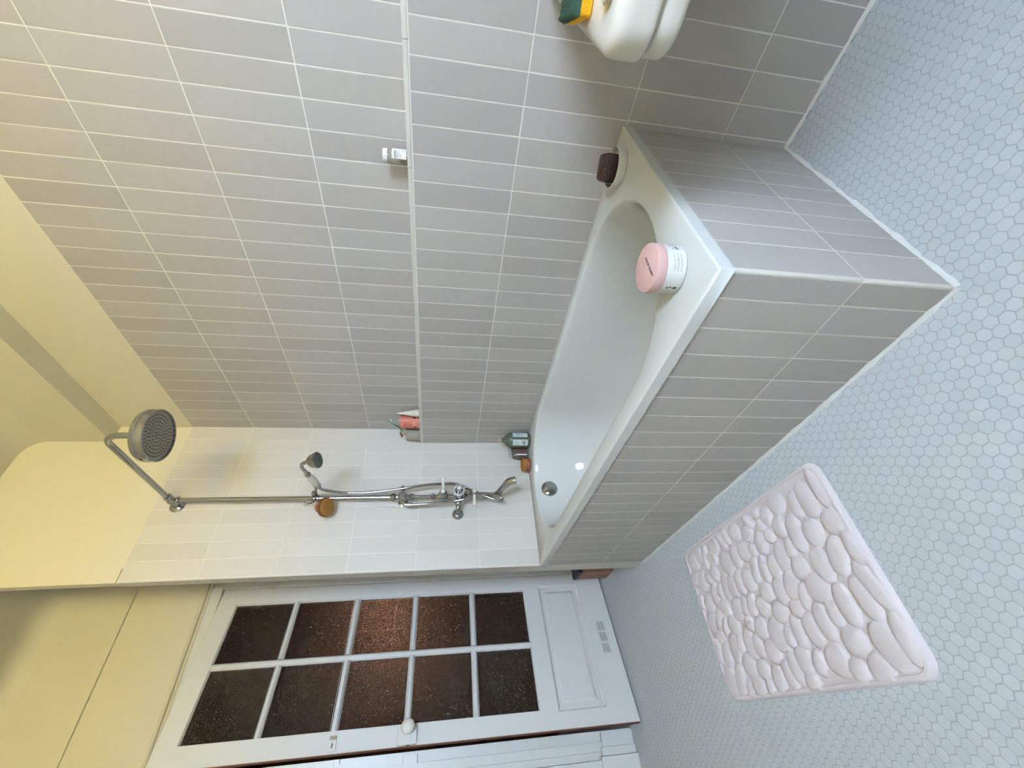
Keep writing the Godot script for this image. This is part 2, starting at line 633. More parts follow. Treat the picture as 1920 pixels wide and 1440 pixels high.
func build_door_wall() -> void:
	var w := structure("wall_door", "painted wall around the glazed door, with a crack line above it")
	var zf := -0.69
	var st := nb()
	box(st, Vector3(-1.85, 1.3, zf - 0.06), Vector3(1.04, 2.66, 0.12))
	box(st, Vector3(-0.12, 1.3, zf - 0.06), Vector3(0.856, 2.66, 0.12))
	box(st, Vector3(-0.939, 2.4125, zf - 0.06), Vector3(0.782, 0.441, 0.12))
	obj("plaster", st, M.paint, w)
	st = nb()
	box(st, Vector3(-1.0, 2.862, zf - 0.0595), Vector3(2.75, 0.446, 0.12), 0.002)
	obj("upper_panel", st, M.paint, w)
	# architrave: stepped boards and a plinth block beside the door, a flat frame and a bead above it
	var t := structure("trim_1", "white painted stepped architrave and plinth block around the glazed door", "trim")
	strip("board", t, Vector3(-1.3405, 1.1, -0.675), Vector3(0.043, 2.2, 0.034), M.gloss, 0.004)
	strip("board", t, Vector3(-1.38, 1.1, -0.668), Vector3(0.036, 2.2, 0.048), M.gloss, 0.006)
	strip("board", t, Vector3(-1.414, 1.1, -0.673), Vector3(0.03, 2.2, 0.038), M.gloss, 0.003)
	strip("board", t, Vector3(-1.459, 1.1, -0.66), Vector3(0.058, 2.2, 0.064), M.gloss, 0.005)
	strip("plinth", t, Vector3(-1.352, 0.085, -0.669), Vector3(0.06, 0.17, 0.054), M.gloss, 0.004)
	strip("plinth", t, Vector3(-1.398, 0.09, -0.66), Vector3(0.032, 0.18, 0.068), M.gloss, 0.004)
	strip("plinth", t, Vector3(-1.46, 0.095, -0.652), Vector3(0.088, 0.19, 0.084), M.gloss, 0.004)
	strip("jamb", t, Vector3(-1.3245, 1.1, -0.75), Vector3(0.011, 2.2, 0.12), M.gloss, 0.002)
	strip("jamb", t, Vector3(-0.5415, 1.1, -0.74), Vector3(0.013, 2.2, 0.14), M.gloss, 0.002)
	strip("head", t, Vector3(-0.935, 2.222, -0.682), Vector3(0.80, 0.056, 0.034), M.gloss, 0.004)
	strip("side_board", t, Vector3(-0.50, 1.1, -0.682), Vector3(0.07, 2.2, 0.034), M.gloss, 0.004)
	strip("bead", t, Vector3(-0.94, 2.256, -0.68), Vector3(0.92, 0.012, 0.03), M.paint, 0.004)
	strip("bead", t, Vector3(-0.94, 2.284, -0.684), Vector3(0.92, 0.016, 0.02), M.paint, 0.005)
	strip("keeper", t, Vector3(-1.346, 1.118, -0.652), Vector3(0.036, 0.07, 0.02), M.gloss, 0.003)
	strip("keeper", t, Vector3(-1.328, 1.452, -0.654), Vector3(0.02, 0.03, 0.012), M.gloss, 0.003)
	# the dim hall behind the door
	var hall := structure("wall_hall", "dark brown hall wall seen through the gap of the door")
	st = nb()
	box(st, Vector3(-0.95, 1.2, -2.35), Vector3(2.7, 2.6, 0.1))
	box(st, Vector3(-2.3, 1.2, -1.55), Vector3(0.1, 2.6, 1.7))
	box(st, Vector3(0.4, 1.2, -1.55), Vector3(0.1, 2.6, 1.7))
	box(st, Vector3(-0.95, 2.52, -1.55), Vector3(2.8, 0.1, 1.7))
	obj("panelling", st, M.brown, hall)
	for y in [0.62, 0.98]:
		strip("rail", hall, Vector3(-0.95, y, -2.29), Vector3(2.5, 0.05, 0.03), M.brown_dark, 0.004)

func hall_lamp() -> void:
	var t := thing("hall_lamp", "round pink glass wall lamp glowing in the hall, blurred behind the hinge-side door panes", "lamp", Vector3(-0.42, 1.42, -2.3))
	var st := nb()
	turned(st, Vector3.ZERO, Vector3.BACK, v2([[0.0, 0.0], [0.07, 0.0], [0.07, 0.02], [0.0, 0.02]]), 24)
	obj("base", st, M.gloss, t)
	st = nb()
	turned(st, Vector3(0, 0, 0.02), Vector3.BACK, v2([[0.09, 0.0], [0.14, 0.02], [0.16, 0.06], [0.14, 0.11], [0.08, 0.145], [0.0, 0.155]]), 28)
	var c := rgb(255, 196, 170)
	var glow := mat(Color.WHITE, 0.4)
	glow.emission_enabled = true
	glow.emission = c
	glow.emission_energy_multiplier = 1.2
	obj("shade", st, glow, t)
	var l := OmniLight3D.new()
	l.name = "lamp_light"
	l.light_color = c
	l.light_energy = 0.03
	l.light_size = 0.1
	l.omni_range = 6.0
	l.omni_attenuation = 2.0
	l.shadow_enabled = true
	l.position = Vector3(0, 0, 0.25)
	t.add_child(l)

func build_far_walls() -> void:
	var w := structure("wall_left", "plain painted wall on the open side of the room")
	strip("plaster", w, Vector3(-2.36, 1.5, 1.45), Vector3(0.12, 3.2, 4.5), M.paint, 0.0)
	# the wall behind the camera, with the window that lights the room
	w = structure("wall_front", "plain painted wall with the window, behind the camera")
	var x0 := -1.8; var x1 := -1.1; var y0 := 1.35; var y1 := 2.6; var zc := 3.66
	var st := nb()
	box(st, Vector3((-2.42 + x0) / 2, 1.5, zc), Vector3(x0 + 2.42, 3.2, 0.12))
	box(st, Vector3((x1 + 0.3) / 2, 1.5, zc), Vector3(0.3 - x1, 3.2, 0.12))
	box(st, Vector3((x0 + x1) / 2, y0 / 2 - 0.05, zc), Vector3(x1 - x0, y0 + 0.1, 0.12))
	box(st, Vector3((x0 + x1) / 2, (y1 + 3.1) / 2, zc), Vector3(x1 - x0, 3.1 - y1, 0.12))
	obj("plaster", st, M.paint, w)
	var n := structure("window_1", "narrow white window behind the camera", "window")
	for x in [x0 + 0.018, x1 - 0.018]:
		strip("frame", n, Vector3(x, (y0 + y1) / 2, zc + 0.02), Vector3(0.036, y1 - y0, 0.05), M.gloss, 0.004)
	for y in [y0 + 0.018, y1 - 0.018]:
		strip("frame", n, Vector3((x0 + x1) / 2, y, zc + 0.02), Vector3(x1 - x0, 0.036, 0.049), M.gloss, 0.004)
	var glass := mat(Color(1, 1, 1, 0.04), 0.02)
	glass.transparency = BaseMaterial3D.TRANSPARENCY_ALPHA
	strip("pane", n, Vector3((x0 + x1) / 2, (y0 + y1) / 2, zc + 0.02), Vector3(x1 - x0 - 0.07, y1 - y0 - 0.07, 0.004), glass, 0.0)

func build_ceiling() -> void:
	var c := structure("ceiling", "cream painted ceiling with a rounded cove", "ceiling")
	var st := nb()
	box(st, Vector3(-1.0, 3.08, 1.45), Vector3(2.7, 0.12, 4.5))
	obj("slab", st, M.paint, c)
	st = nb()
	var r := 0.09
	var rows := []
	for q in 2:
		var row := PackedVector3Array()
		for k in 11:
			var a := PI / 2 * k / 10.0
			row.append(Vector3(-r + r * cos(a), 3.0195 - r + r * sin(a), -0.69 if q == 0 else 3.6))
		row.append(Vector3(-r - 0.2, 3.0195, row[0].z))
		row.append(Vector3(-r - 1.5, 3.0195, row[0].z))
		rows.append(row)
	sheet(st, rows)
	rows = []
	for q in 2:
		var row := PackedVector3Array()
		for k in 11:
			var a := PI / 2 * k / 10.0
			row.append(Vector3(-2.3 if q == 0 else 0.0, 3.019 - r + r * sin(a), -0.69 + r - r * cos(a)))
		row.append(Vector3(row[0].x, 3.019, -0.69 + r + 0.2))
		row.append(Vector3(row[0].x, 3.019, -0.69 + r + 0.5))
		rows.append(row)
	rows.reverse()
	sheet(st, rows)
	obj("cove", st, M.paint, c)

# ---------------------------------------------------------------- the glazed door
func build_door() -> void:
	var d := structure("door_1", "white ten-pane door with dark textured glass, standing ajar", "door")
	d.transform = Transform3D(Basis(Vector3(-0.96716, 0, 0.25418), Vector3.UP, Vector3(-0.25418, 0, -0.96716)), Vector3(-0.5516, 0, -0.6623))
	# local: x away from the hinges, y up, the room side is at z = 0 and the door's thickness runs to +z
	var T := 0.036
	var pieces := [["stile", 0.0, 0.083, 0.01, 2.181], ["stile", 0.69, 0.77, 0.01, 2.181], ["rail", 0.083, 0.69, 2.09, 2.181], ["rail", 0.083, 0.69, 0.41, 0.5], ["rail", 0.083, 0.69, 0.01, 0.165]]
	for q in pieces:
		strip(q[0], d, Vector3((q[1] + q[2]) / 2, (q[3] + q[4]) / 2, T / 2), Vector3(q[2] - q[1], q[4] - q[3], T - (0.0 if q[0] == "stile" else 0.0004)), M.gloss, 0.002)
	var edge := mat(rgb(206, 150, 140), 0.6)
	strip("bare_edge", d, Vector3(0.7704, 1.09, 0.005), Vector3(0.0014, 2.165, 0.004), edge, 0.0003)
	strip("door_edge", d, Vector3(0.7704, 1.09, 0.021), Vector3(0.0016, 2.165, 0.026), M.brown, 0.0003)
	var rows := [[0.5, 0.799], [0.823, 1.1225], [1.1455, 1.4435], [1.473, 1.769], [1.793, 2.09]]
	# glazing bars: ridged in section
	var st := nb()
	bar(st, Vector3(0.386, 0.5, 0), Vector3(0.386, 2.09, 0), 0.013, Vector3.RIGHT)
	obj("glazing_bar", st, M.gloss, d)
	for i in 4:
		var y: float = (rows[i][1] + rows[i + 1][0]) / 2
		for s in [[0.083, 0.374], [0.398, 0.69]]:
			st = nb()
			bar(st, Vector3(s[0], y, 0), Vector3(s[1], y, 0), 0.012, Vector3.UP)
			obj("glazing_bar", st, M.gloss, d)
	for i in 5:
		for s in [[0.083, 0.374], [0.398, 0.69]]:
			var y0: float = rows[i][0]
			var y1: float = rows[i][1]
			strip("pane", d, Vector3((s[0] + s[1]) / 2, (y0 + y1) / 2, 0.016), Vector3(s[1] - s[0], y1 - y0, 0.004), M.pane, 0.0)
			# the bevelled putty line round the pane
			st = nb()
			frame_bevel(st, s[0], s[1], y0, y1, 0.0045, 0.003, 0.013)
			obj("glazing_bead", st, M.gloss, d)
	# the solid lower panel: a moulded recess with a raised field
	st = nb()
	frame_bevel(st, 0.066, 0.7, 0.165, 0.41, 0.012, -0.004, 0.008)
	obj("moulding", st, M.gloss, d)
	st = nb()
	box(st, Vector3(0.3865, 0.2875, 0.022), Vector3(0.61, 0.25, 0.02))
	tf = Transform3D(Basis(Vector3.RIGHT, Vector3.FORWARD, Vector3.UP), Vector3(0.3825, 0.2895, 0.012))
	sheet_flat(st, [rr2(0.285, 0.095, 0.0), rr2(0.272, 0.079, 0.006), rr2(0.27, 0.077, 0.006)])
	obj("panel", st, M.gloss, d)
	# three little vent grilles
	for c in [0.319, 0.3755, 0.4345]:
		var vy := 0.082
		st = nb()
		for q in [[-0.026, 0.0, 0.006, 0.056], [0.026, 0.0, 0.006, 0.056], [0.0, -0.026, 0.056, 0.006], [0.0, 0.026, 0.056, 0.006]]:
			box(st, Vector3(c + q[0], vy + q[1], -0.0015), Vector3(q[2], q[3], 0.003), 0.001)
		var o := obj("vent", st, M.gloss, d)
		strip("vent_back", o, Vector3(c, vy, -0.0002), Vector3(0.048, 0.048, 0.0012), M.rubber, 0.0)
		for k in 5:
			var s := nb()
			tf = at(Vector3(c, vy - 0.02 + 0.01 * k, -0.0018), Basis(Vector3.RIGHT, 0.45))
			box(s, Vector3.ZERO, Vector3(0.047, 0.0058, 0.0016), 0.0004)
			obj("slat", s, M.gloss, o)
	# knob, lock case, night latch, hinges
	st = nb()
	box(st, Vector3(0.735, 1.129, -0.009), Vector3(0.07, 0.086, 0.02), 0.003)
	obj("lock_case", st, M.gloss, d)
	strip("keyhole_bolt", d, Vector3(0.7665, 1.125, -0.004), Vector3(0.008, 0.018, 0.01), M.dark, 0.001)
	st = nb()
	tf = towards(Vector3(0.712, 1.127, -0.018), Vector3(0, 0, -1))
	lathe(st, [Vector2(0.0, 0.0), Vector2(0.011, 0.0), Vector2(0.01, 0.014), Vector2(0.0, 0.014)], 20)
	obj("knob_neck", st, M.dark, d)
	st = nb()
	tf = towards(Vector3(0.712, 1.127, -0.03), Vector3(0, 0, -1))
	lathe(st, [Vector2(0.0, 0.0), Vector2(0.012, 0.0005), Vector2(0.023, 0.005), Vector2(0.0295, 0.013), Vector2(0.0305, 0.02), Vector2(0.027, 0.028), Vector2(0.018, 0.035), Vector2(0.008, 0.038), Vector2(0.0, 0.0385)], 28)
	obj("knob", st, M.porcelain, d)
	strip("latch_plate", d, Vector3(0.742, 1.452, -0.003), Vector3(0.044, 0.034, 0.006), M.gloss, 0.002)
	strip("latch_bolt", d, Vector3(0.716, 1.452, -0.005), Vector3(0.014, 0.026, 0.008), M.chrome_soft, 0.001)
	st = nb()
	box(st, Vector3(0.744, 1.452, -0.008), Vector3(0.018, 0.006, 0.006), 0.002)
	obj("latch_lever", st, M.chrome_soft, d)
	for y in [1.955, 1.095, 0.15]:
		st = nb()
		tube(st, [Vector3(-0.006, y - 0.038, -0.006), Vector3(-0.006, y + 0.038, -0.006)], 0.0075, 12)
		tube(st, [Vector3(-0.006, y + 0.036, -0.006), Vector3(-0.006, y + 0.046, -0.006)], 0.0045, 10)
		obj("hinge", st, M.paint, d)

func bar(st: SurfaceTool, a: Vector3, b: Vector3, hw: float, side: Vector3) -> void:
	flat()
	var rows := []
	var sec := [[-hw, 0.03], [-hw, 0.008], [-hw * 0.35, 0.0], [hw * 0.35, 0.0], [hw, 0.008], [hw, 0.03]]
	for p in [a, b]:
		var row := PackedVector3Array()
		for q in sec:
			row.append(p + side * q[0] + Vector3(0, 0, q[1]))
		rows.append(row)
	if (side * 1.0).cross(b - a).z > 0:
		rows.reverse()
	sheet(st, rows)

func frame_bevel(st: SurfaceTool, x0: float, x1: float, y0: float, y1: float, w: float, z_out: float, z_in: float) -> void:
	flat()
	var o := [Vector3(x0, y0, z_out), Vector3(x1, y0, z_out), Vector3(x1, y1, z_out), Vector3(x0, y1, z_out)]
	var i := [Vector3(x0 + w, y0 + w, z_in), Vector3(x1 - w, y0 + w, z_in), Vector3(x1 - w, y1 - w, z_in), Vector3(x0 + w, y1 - w, z_in)]
	var k := [Vector3(x0 - 0.004, y0 - 0.004, 0.002), Vector3(x1 + 0.004, y0 - 0.004, 0.002), Vector3(x1 + 0.004, y1 + 0.004, 0.002), Vector3(x0 - 0.004, y1 + 0.004, 0.002)]
	for q in 4:
		var n := (q + 1) % 4
		quad(st, o[n], o[q], i[q], i[n])
		if z_out < 0.0:
			quad(st, k[n], k[q], o[q], o[n])

# ---------------------------------------------------------------- bath
func well(th: float) -> float:      # polar radius of the opening of the tub
	var lo := 0.0
	var hi := 1.2
	for k in 30:
		var m := (lo + hi) / 2
		var x := m * cos(th)
		var z := m * sin(th)
		var e := 0.2925
		if absf(z) > 0.442:
			var q := (absf(z) - 0.442) / 0.31
			e = 0.2925 * sqrt(maxf(0.0, 1.0 - q * q))
		if absf(x) <= e and absf(z) < 0.752:
			lo = m
		else:
			hi = m
	return lo

func build_bath() -> void:
	var t := thing("bathtub", "white built-in bathtub with a flat rim and an oval well", "bathtub")
	var c := Vector3(-0.3475, 0, 0.852)
	var top := 0.531
	var xa := -0.695; var xb := -0.001; var za := 0.002; var zb := 1.6815
	var ths := []
	for k in 112:
		ths.append(TAU * k / 112.0)
	for q in [Vector2(xa, za), Vector2(xb, za), Vector2(xb, zb), Vector2(xa, zb)]:
		ths.append(fposmod(atan2(q.y - c.z, q.x - c.x), TAU))
	ths.sort()
	ths.reverse()           # counter-clockwise seen from above
	var rows := []
	var outer := []
	var inner := []
	for th in ths:
		var d := Vector2(cos(th), sin(th))
		var k := 1e9
		if d.x > 1e-6: k = minf(k, (xb - c.x) / d.x)
		if d.x < -1e-6: k = minf(k, (xa - c.x) / d.x)
		if d.y > 1e-6: k = minf(k, (zb - c.z) / d.y)
		if d.y < -1e-6: k = minf(k, (za - c.z) / d.y)
		outer.append(Vector2(c.x, c.z) + d * k)
		inner.append(d * well(th))
	for q in [[0.0, 0.4995], [0.0, 0.527], [0.0015, 0.5298], [0.005, top]]:
		var row := PackedVector3Array()
		for o in outer:
			var p := Vector2(clampf(o.x, xa + q[0], xb - q[0]), clampf(o.y, za + q[0], zb - q[0]))
			row.append(Vector3(p.x, q[1], p.y))
		rows.append(row)
	# round over into the well, then down to its floor
	for q in [[0.004, 0.0], [0.0, 0.001], [-0.004, 0.004], [-0.008, 0.011], [-0.0105, 0.022]]:
		var row := PackedVector3Array()
		for i in inner.size():
			var p: Vector2 = inner[i] * (1.0 + q[0] / inner[i].length())
			row.append(Vector3(c.x + p.x, top - q[1], c.z + p.y))
		rows.append(row)
	var deep := 0.385
	for s in [0.985, 0.972, 0.955, 0.935, 0.91, 0.88, 0.84, 0.79, 0.72, 0.6, 0.4, 0.2, 0.02]:
		var dep := pow(1.0 - pow(s / 0.992, 5.0), 0.2)
		var row := PackedVector3Array()
		for i in inner.size():
			var p: Vector2 = inner[i] * s
			p.y *= 1.0 - (0.24 if p.y > 0 else 0.07) * dep
			p.x *= 1.0 - 0.1 * dep
			row.append(Vector3(c.x + p.x, top - 0.022 - (deep - 0.022) * dep - 0.012 * (1.0 - s) * dep, c.z + p.y))
		rows.append(row)
	var st := nb()
	var groups := [1, 2, 2, 2]
	for k in rows.size():
		groups.append(2)
	sheet(st, rows, true, groups)
	sg = 2
	fan(st, rows[-1], true)
	obj("basin", st, M.acrylic, t)
	st = nb()
	tf = towards(Vector3(-0.347, 0.4585, 0.1135), Vector3(0, 0.12, 1), Vector3.RIGHT)
	lathe(st, [Vector2(0.042, -0.006), Vector2(0.0425, 0.004), Vector2(0.04, 0.01), Vector2(0.03, 0.016), Vector2(0.016, 0.0195), Vector2(0.0, 0.0205)], 36)
	obj("overflow_knob", st, M.chrome, t)
	st = nb()
	tf = at(Vector3(-0.347, 0.137, 0.36))
	lathe(st, [Vector2(0.036, 0.0), Vector2(0.036, 0.004), Vector2(0.03, 0.008), Vector2(0.0, 0.011)], 28)
	obj("plug", st, M.chrome, t)
	# sealant under the lip
	var p := thing("bath_panel", "grey tiled panel boxing in the long side and near end of the bathtub", "bath panel")
	p.set_meta("kind", "structure")
	st = nb()
	box(st, Vector3(-0.6789, 0.25, 0.838), Vector3(0.017, 0.499, 1.6728))
	box(st, Vector3(-0.343, 0.25, 1.6679), Vector3(0.682, 0.499, 0.017))
	obj("grout_bed", st, M.grout, p)
	var y1 := 0.2172
	# long side
	var zs := [1.6705]
	for k in 21:
		zs.append(1.6134 - P * k)
	zs.append(0.001)
	for k in zs.size() - 1:
		var w: float = zs[k] - zs[k + 1]
		if w < 0.012:
			continue
		for q in [[0.001, y1], [y1, 0.4985]]:
			lay_tile(p, Vector3(-0.688, (q[0] + q[1]) / 2, (zs[k] + zs[k + 1]) / 2), w - 2 * G, q[1] - q[0] - 2 * G, Vector3.BACK)
	# near end
	var xs := [-0.682]
	for k in 9:
		xs.append(-0.664 + P * (k + 1) - P * 0.0)
	xs[0] = -0.6815
	for k in 9:
		var x0: float = xs[k]
		var x1: float = minf(xs[k + 1], -0.001)
		for q in [[0.001, y1], [y1, 0.4985]]:
			lay_tile(p, Vector3((x0 + x1) / 2, (q[0] + q[1]) / 2, 1.677), x1 - x0 - 2 * G, q[1] - q[0] - 2 * G, Vector3.RIGHT)
	for q in [[0.001, y1], [y1, 0.4985]]:
		st = nb()
		tf = at(Vector3(-0.6818, (q[0] + q[1]) / 2, 1.6708))
		rbox(st, Vector3.ZERO, Vector3(0.0125, q[1] - q[0] - 0.001, 0.0125), 0.006, 0.001, 5)
		obj("corner_trim", st, M.trim, p)
	st = nb()
	var n := 84
	for k in n:
		var z := 1.675 * (k + 0.5) / n
		var s := 0.0025 + 0.0018 * sin(k * 1.7) * sin(k * 0.37)
		if s > 0.0015:
			box(st, Vector3(-0.6885, 0.4975, z), Vector3(0.004, s * 1.6, 1.675 / n))
	obj("sealant", st, M.sealant, p)

# ---------------------------------------------------------------- bath mat
func build_mat() -> void:
	var t := thing("bath_mat", "pale pinkish foam bath mat embossed with pebble shapes", "bath mat", Vector3(-1.03, 0, 0.783))
	# pebbles: centre x, z, half axis x, z and half width, in millimetres from the middle of the mat
	var L := [177,361,-49,3,17, 90,349,-10,2,29, 18,365,-38,0,18, -66,359,-54,16,20, -174,363,-46,-1,20, 166,311,-46,0,26, 171,266,-30,-4,18, 203,201,-26,1,30, 89,275,-31,0,28, 107,219,-45,-5,25, 142,171,-23,-9,22, 16,309,-38,-15,25, 11,250,-38,3,26, 24,174,-23,-9,26, 72,130,-35,-9,25, 80,174,-22,-9,15, -86,321,-45,7,23, -85,260,-43,1,24, -34,199,-20,-7,34, -5,115,-31,-16,25, -40,142,-26,-12,14, -11,64,-31,2,25, 2,2,-24,-4,26, 55,82,-29,-4,23, 64,36,-33,-10,18, 53,-55,-31,-2,27, 70,-4,-34,-12,16, -181,315,-44,13,32, -161,230,-27,-1,31, -108,168,-39,2,25, -98,214,-25,-3,18, -62,93,-8,-3,22, -56,24,-21,-10,30, -119,116,-35,3,25, -112,64,-38,-4,21, -107,-27,-38,-1,32, -117,20,-21,-7,15, -80,-89,-22,-12,25, -59,-136,-14,-5,19, -109,-170,-38,-1,24, -122,-132,-25,-1,20, -142,-75,-25,-12,30, -190,150,-26,-12,33, -176,35,-26,-3,27, -186,-8,-34,-3,22, -188,87,-22,-10,19, -216,201,-14,-3,23, -218,264,-12,7,29, -227,35,-9,-2,23, -203,-45,-31,2,20, -208,-99,-28,-9,23, -182,-153,-16,-9,27, -162,-214,-26,-12,29, -197,-291,-38,-19,23, -219,-203,-17,-9,28, -221,-253,-17,-9,14, -223,-149,-14,-9,15, -197,-347,-35,-12,33, -121,-318,-32,-12,23, -109,-257,-36,-13,25, -100,-216,-21,-11,16, -106,-370,-31,-5,23, -65,-321,-8,0,22, -46,-219,-19,-9,29, -45,-269,-22,-11,13, -27,-294,-29,-20,20, -20,-342,-25,0,32, 9,-230,-15,-9,27, -12,-168,-28,-3,27, -9,-123,-23,-11,16, -12,-86,-28,-10,17, -27,-39,-24,-1,25, 41,-320,-22,-4,27, 57,-263,-32,-12,20, 62,-225,-19,-6,17, 70,-180,-42,-15,21, 58,-146,-28,-8,24, 60,-101,-30,-10,21, 117,-311,-28,-11,25, 117,-266,-16,-8,20, 119,-224,-17,-8,21, 129,-129,-29,-16,36, 133,-71,-29,-9,26, 133,-20,-22,-10,30, 123,25,-12,-7,17, 131,72,-28,-14,24, 135,118,-12,-8,20, 173,27,-16,-11,24, 200,-32,-22,5,26, 170,101,-9,-5,18, 190,141,-19,-9,20, 211,105,-14,-2,18, 205,54,-15,11,17, 202,-83,-23,5,14, 202,-114,-24,5,16, 199,-168,-21,6,23, 167,-201,-21,1,27, 186,-243,-35,-12,14, 197,-277,-27,3,21, 194,-330,-19,-2,39, 135,-354,-24,-7,29, 55,-370,-20,-4,20]
	var hx := 0.252
	var hz := 0.392
	var nx := 170
	var nz := 264
	var hgt := PackedFloat32Array()
	hgt.resize((nx + 1) * (nz + 1))
	for i in nx + 1:
		for j in nz + 1:
			var x := lerpf(-hx, hx, float(i) / nx)
			var z := lerpf(-hz, hz, float(j) / nz)
			# rounded outline of the sheet
			var q := Vector2(maxf(absf(x) - hx + 0.045, 0), maxf(absf(z) - hz + 0.045, 0))
			var edge := 0.045 - q.length()         # distance inside the outline
			if q == Vector2.ZERO:
				edge = minf(hx - absf(x), hz - absf(z))
			elif q.x == 0.0 or q.y == 0.0:
				edge = minf(hx - absf(x), hz - absf(z))
			var h := 0.0002
			if edge > 0.0:
				var k := clampf(edge / 0.011, 0, 1)
				h = 0.0145 * sqrt(1.0 - (1.0 - k) * (1.0 - k))
				if edge > 0.011:
					h -= 0.0055 * smoothstep(0.011, 0.02, edge)
			hgt[i * (nz + 1) + j] = h
	for k in range(0, L.size(), 5):
		var c := Vector2(L[k], L[k + 1]) / 1000.0
		var ax := Vector2(L[k + 2], L[k + 3]) / 1000.0
		var la := maxf(ax.length(), 0.014)
		var dir := ax.normalized()
		var lb: float = clampf(L[k + 4] / 1000.0, 0.012, 0.034)
		lb = lb * 1.08 + 0.0015
		la = maxf(la + 0.007, lb * 0.95)
		var i0 := int((c.x - la - 0.01 + hx) / (2 * hx) * nx)
		var i1 := int((c.x + la + 0.01 + hx) / (2 * hx) * nx) + 1
		var j0 := int((c.y - la - 0.04 + hz) / (2 * hz) * nz)
		var j1 := int((c.y + la + 0.04 + hz) / (2 * hz) * nz) + 1
		for i in range(maxi(i0, 0), mini(i1, nx) + 1):
			for j in range(maxi(j0, 0), mini(j1, nz) + 1):
				var x := lerpf(-hx, hx, float(i) / nx)
				var z := lerpf(-hz, hz, float(j) / nz)
				var d := Vector2(x, z) - c
				var e := pow(absf(d.dot(dir) / la), 2.3) + pow(absf(d.dot(dir.orthogonal()) / lb), 2.3)
				if e < 1.0 and hgt[i * (nz + 1) + j] > 0.004:
					var edge_x := minf(hx - absf(x), hz - absf(z))
					var up := 0.0125 * pow(1.0 - e, 0.36) * clampf(edge_x / 0.012, 0.0, 1.0)
					hgt[i * (nz + 1) + j] = maxf(hgt[i * (nz + 1) + j], 0.008 + up)
	var st := nb()
	var rows := []
	for j in nz + 1:
		var row := PackedVector3Array()
		for i in nx + 1:
			var x := lerpf(-hx, hx, float(i) / nx)
			var z := lerpf(-hz, hz, float(j) / nz)
			row.append(outline(x, z, hx, hz, 0.045, hgt[i * (nz + 1) + j]))
		rows.append(row)
	rows.reverse()
	sheet(st, rows)
	obj("foam_sheet", st, M.foam, t)
	# stitched hem round the edge
	var pts := []
	for q in rr(hx - 0.0135, hz - 0.0135, 0.033, 8, 0.0122):
		pts.append(q)
	pts.append(pts[0])
	var dense := []
	for k in pts.size() - 1:
		for s in 4:
			dense.append(pts[k].lerp(pts[k + 1], s / 4.0))
	dense.append(pts[0])
	st = nb()
	tube(st, dense, 0.0026, 6, false)
	obj("hem", st, M.foam, t)
	t.rotation.y = deg_to_rad(-0.8)

func outline(x: float, z: float, hx: float, hz: float, r: float, h: float) -> Vector3:    # pull the corners of the grid onto the rounded outline
	var q := Vector2(absf(x) - hx + r, absf(z) - hz + r)
	if q.x > 0 and q.y > 0 and q.length() > r:
		var p := q.normalized() * r
		return Vector3(signf(x) * (hx - r + p.x), h, signf(z) * (hz - r + p.y))
	return Vector3(x, h, z)

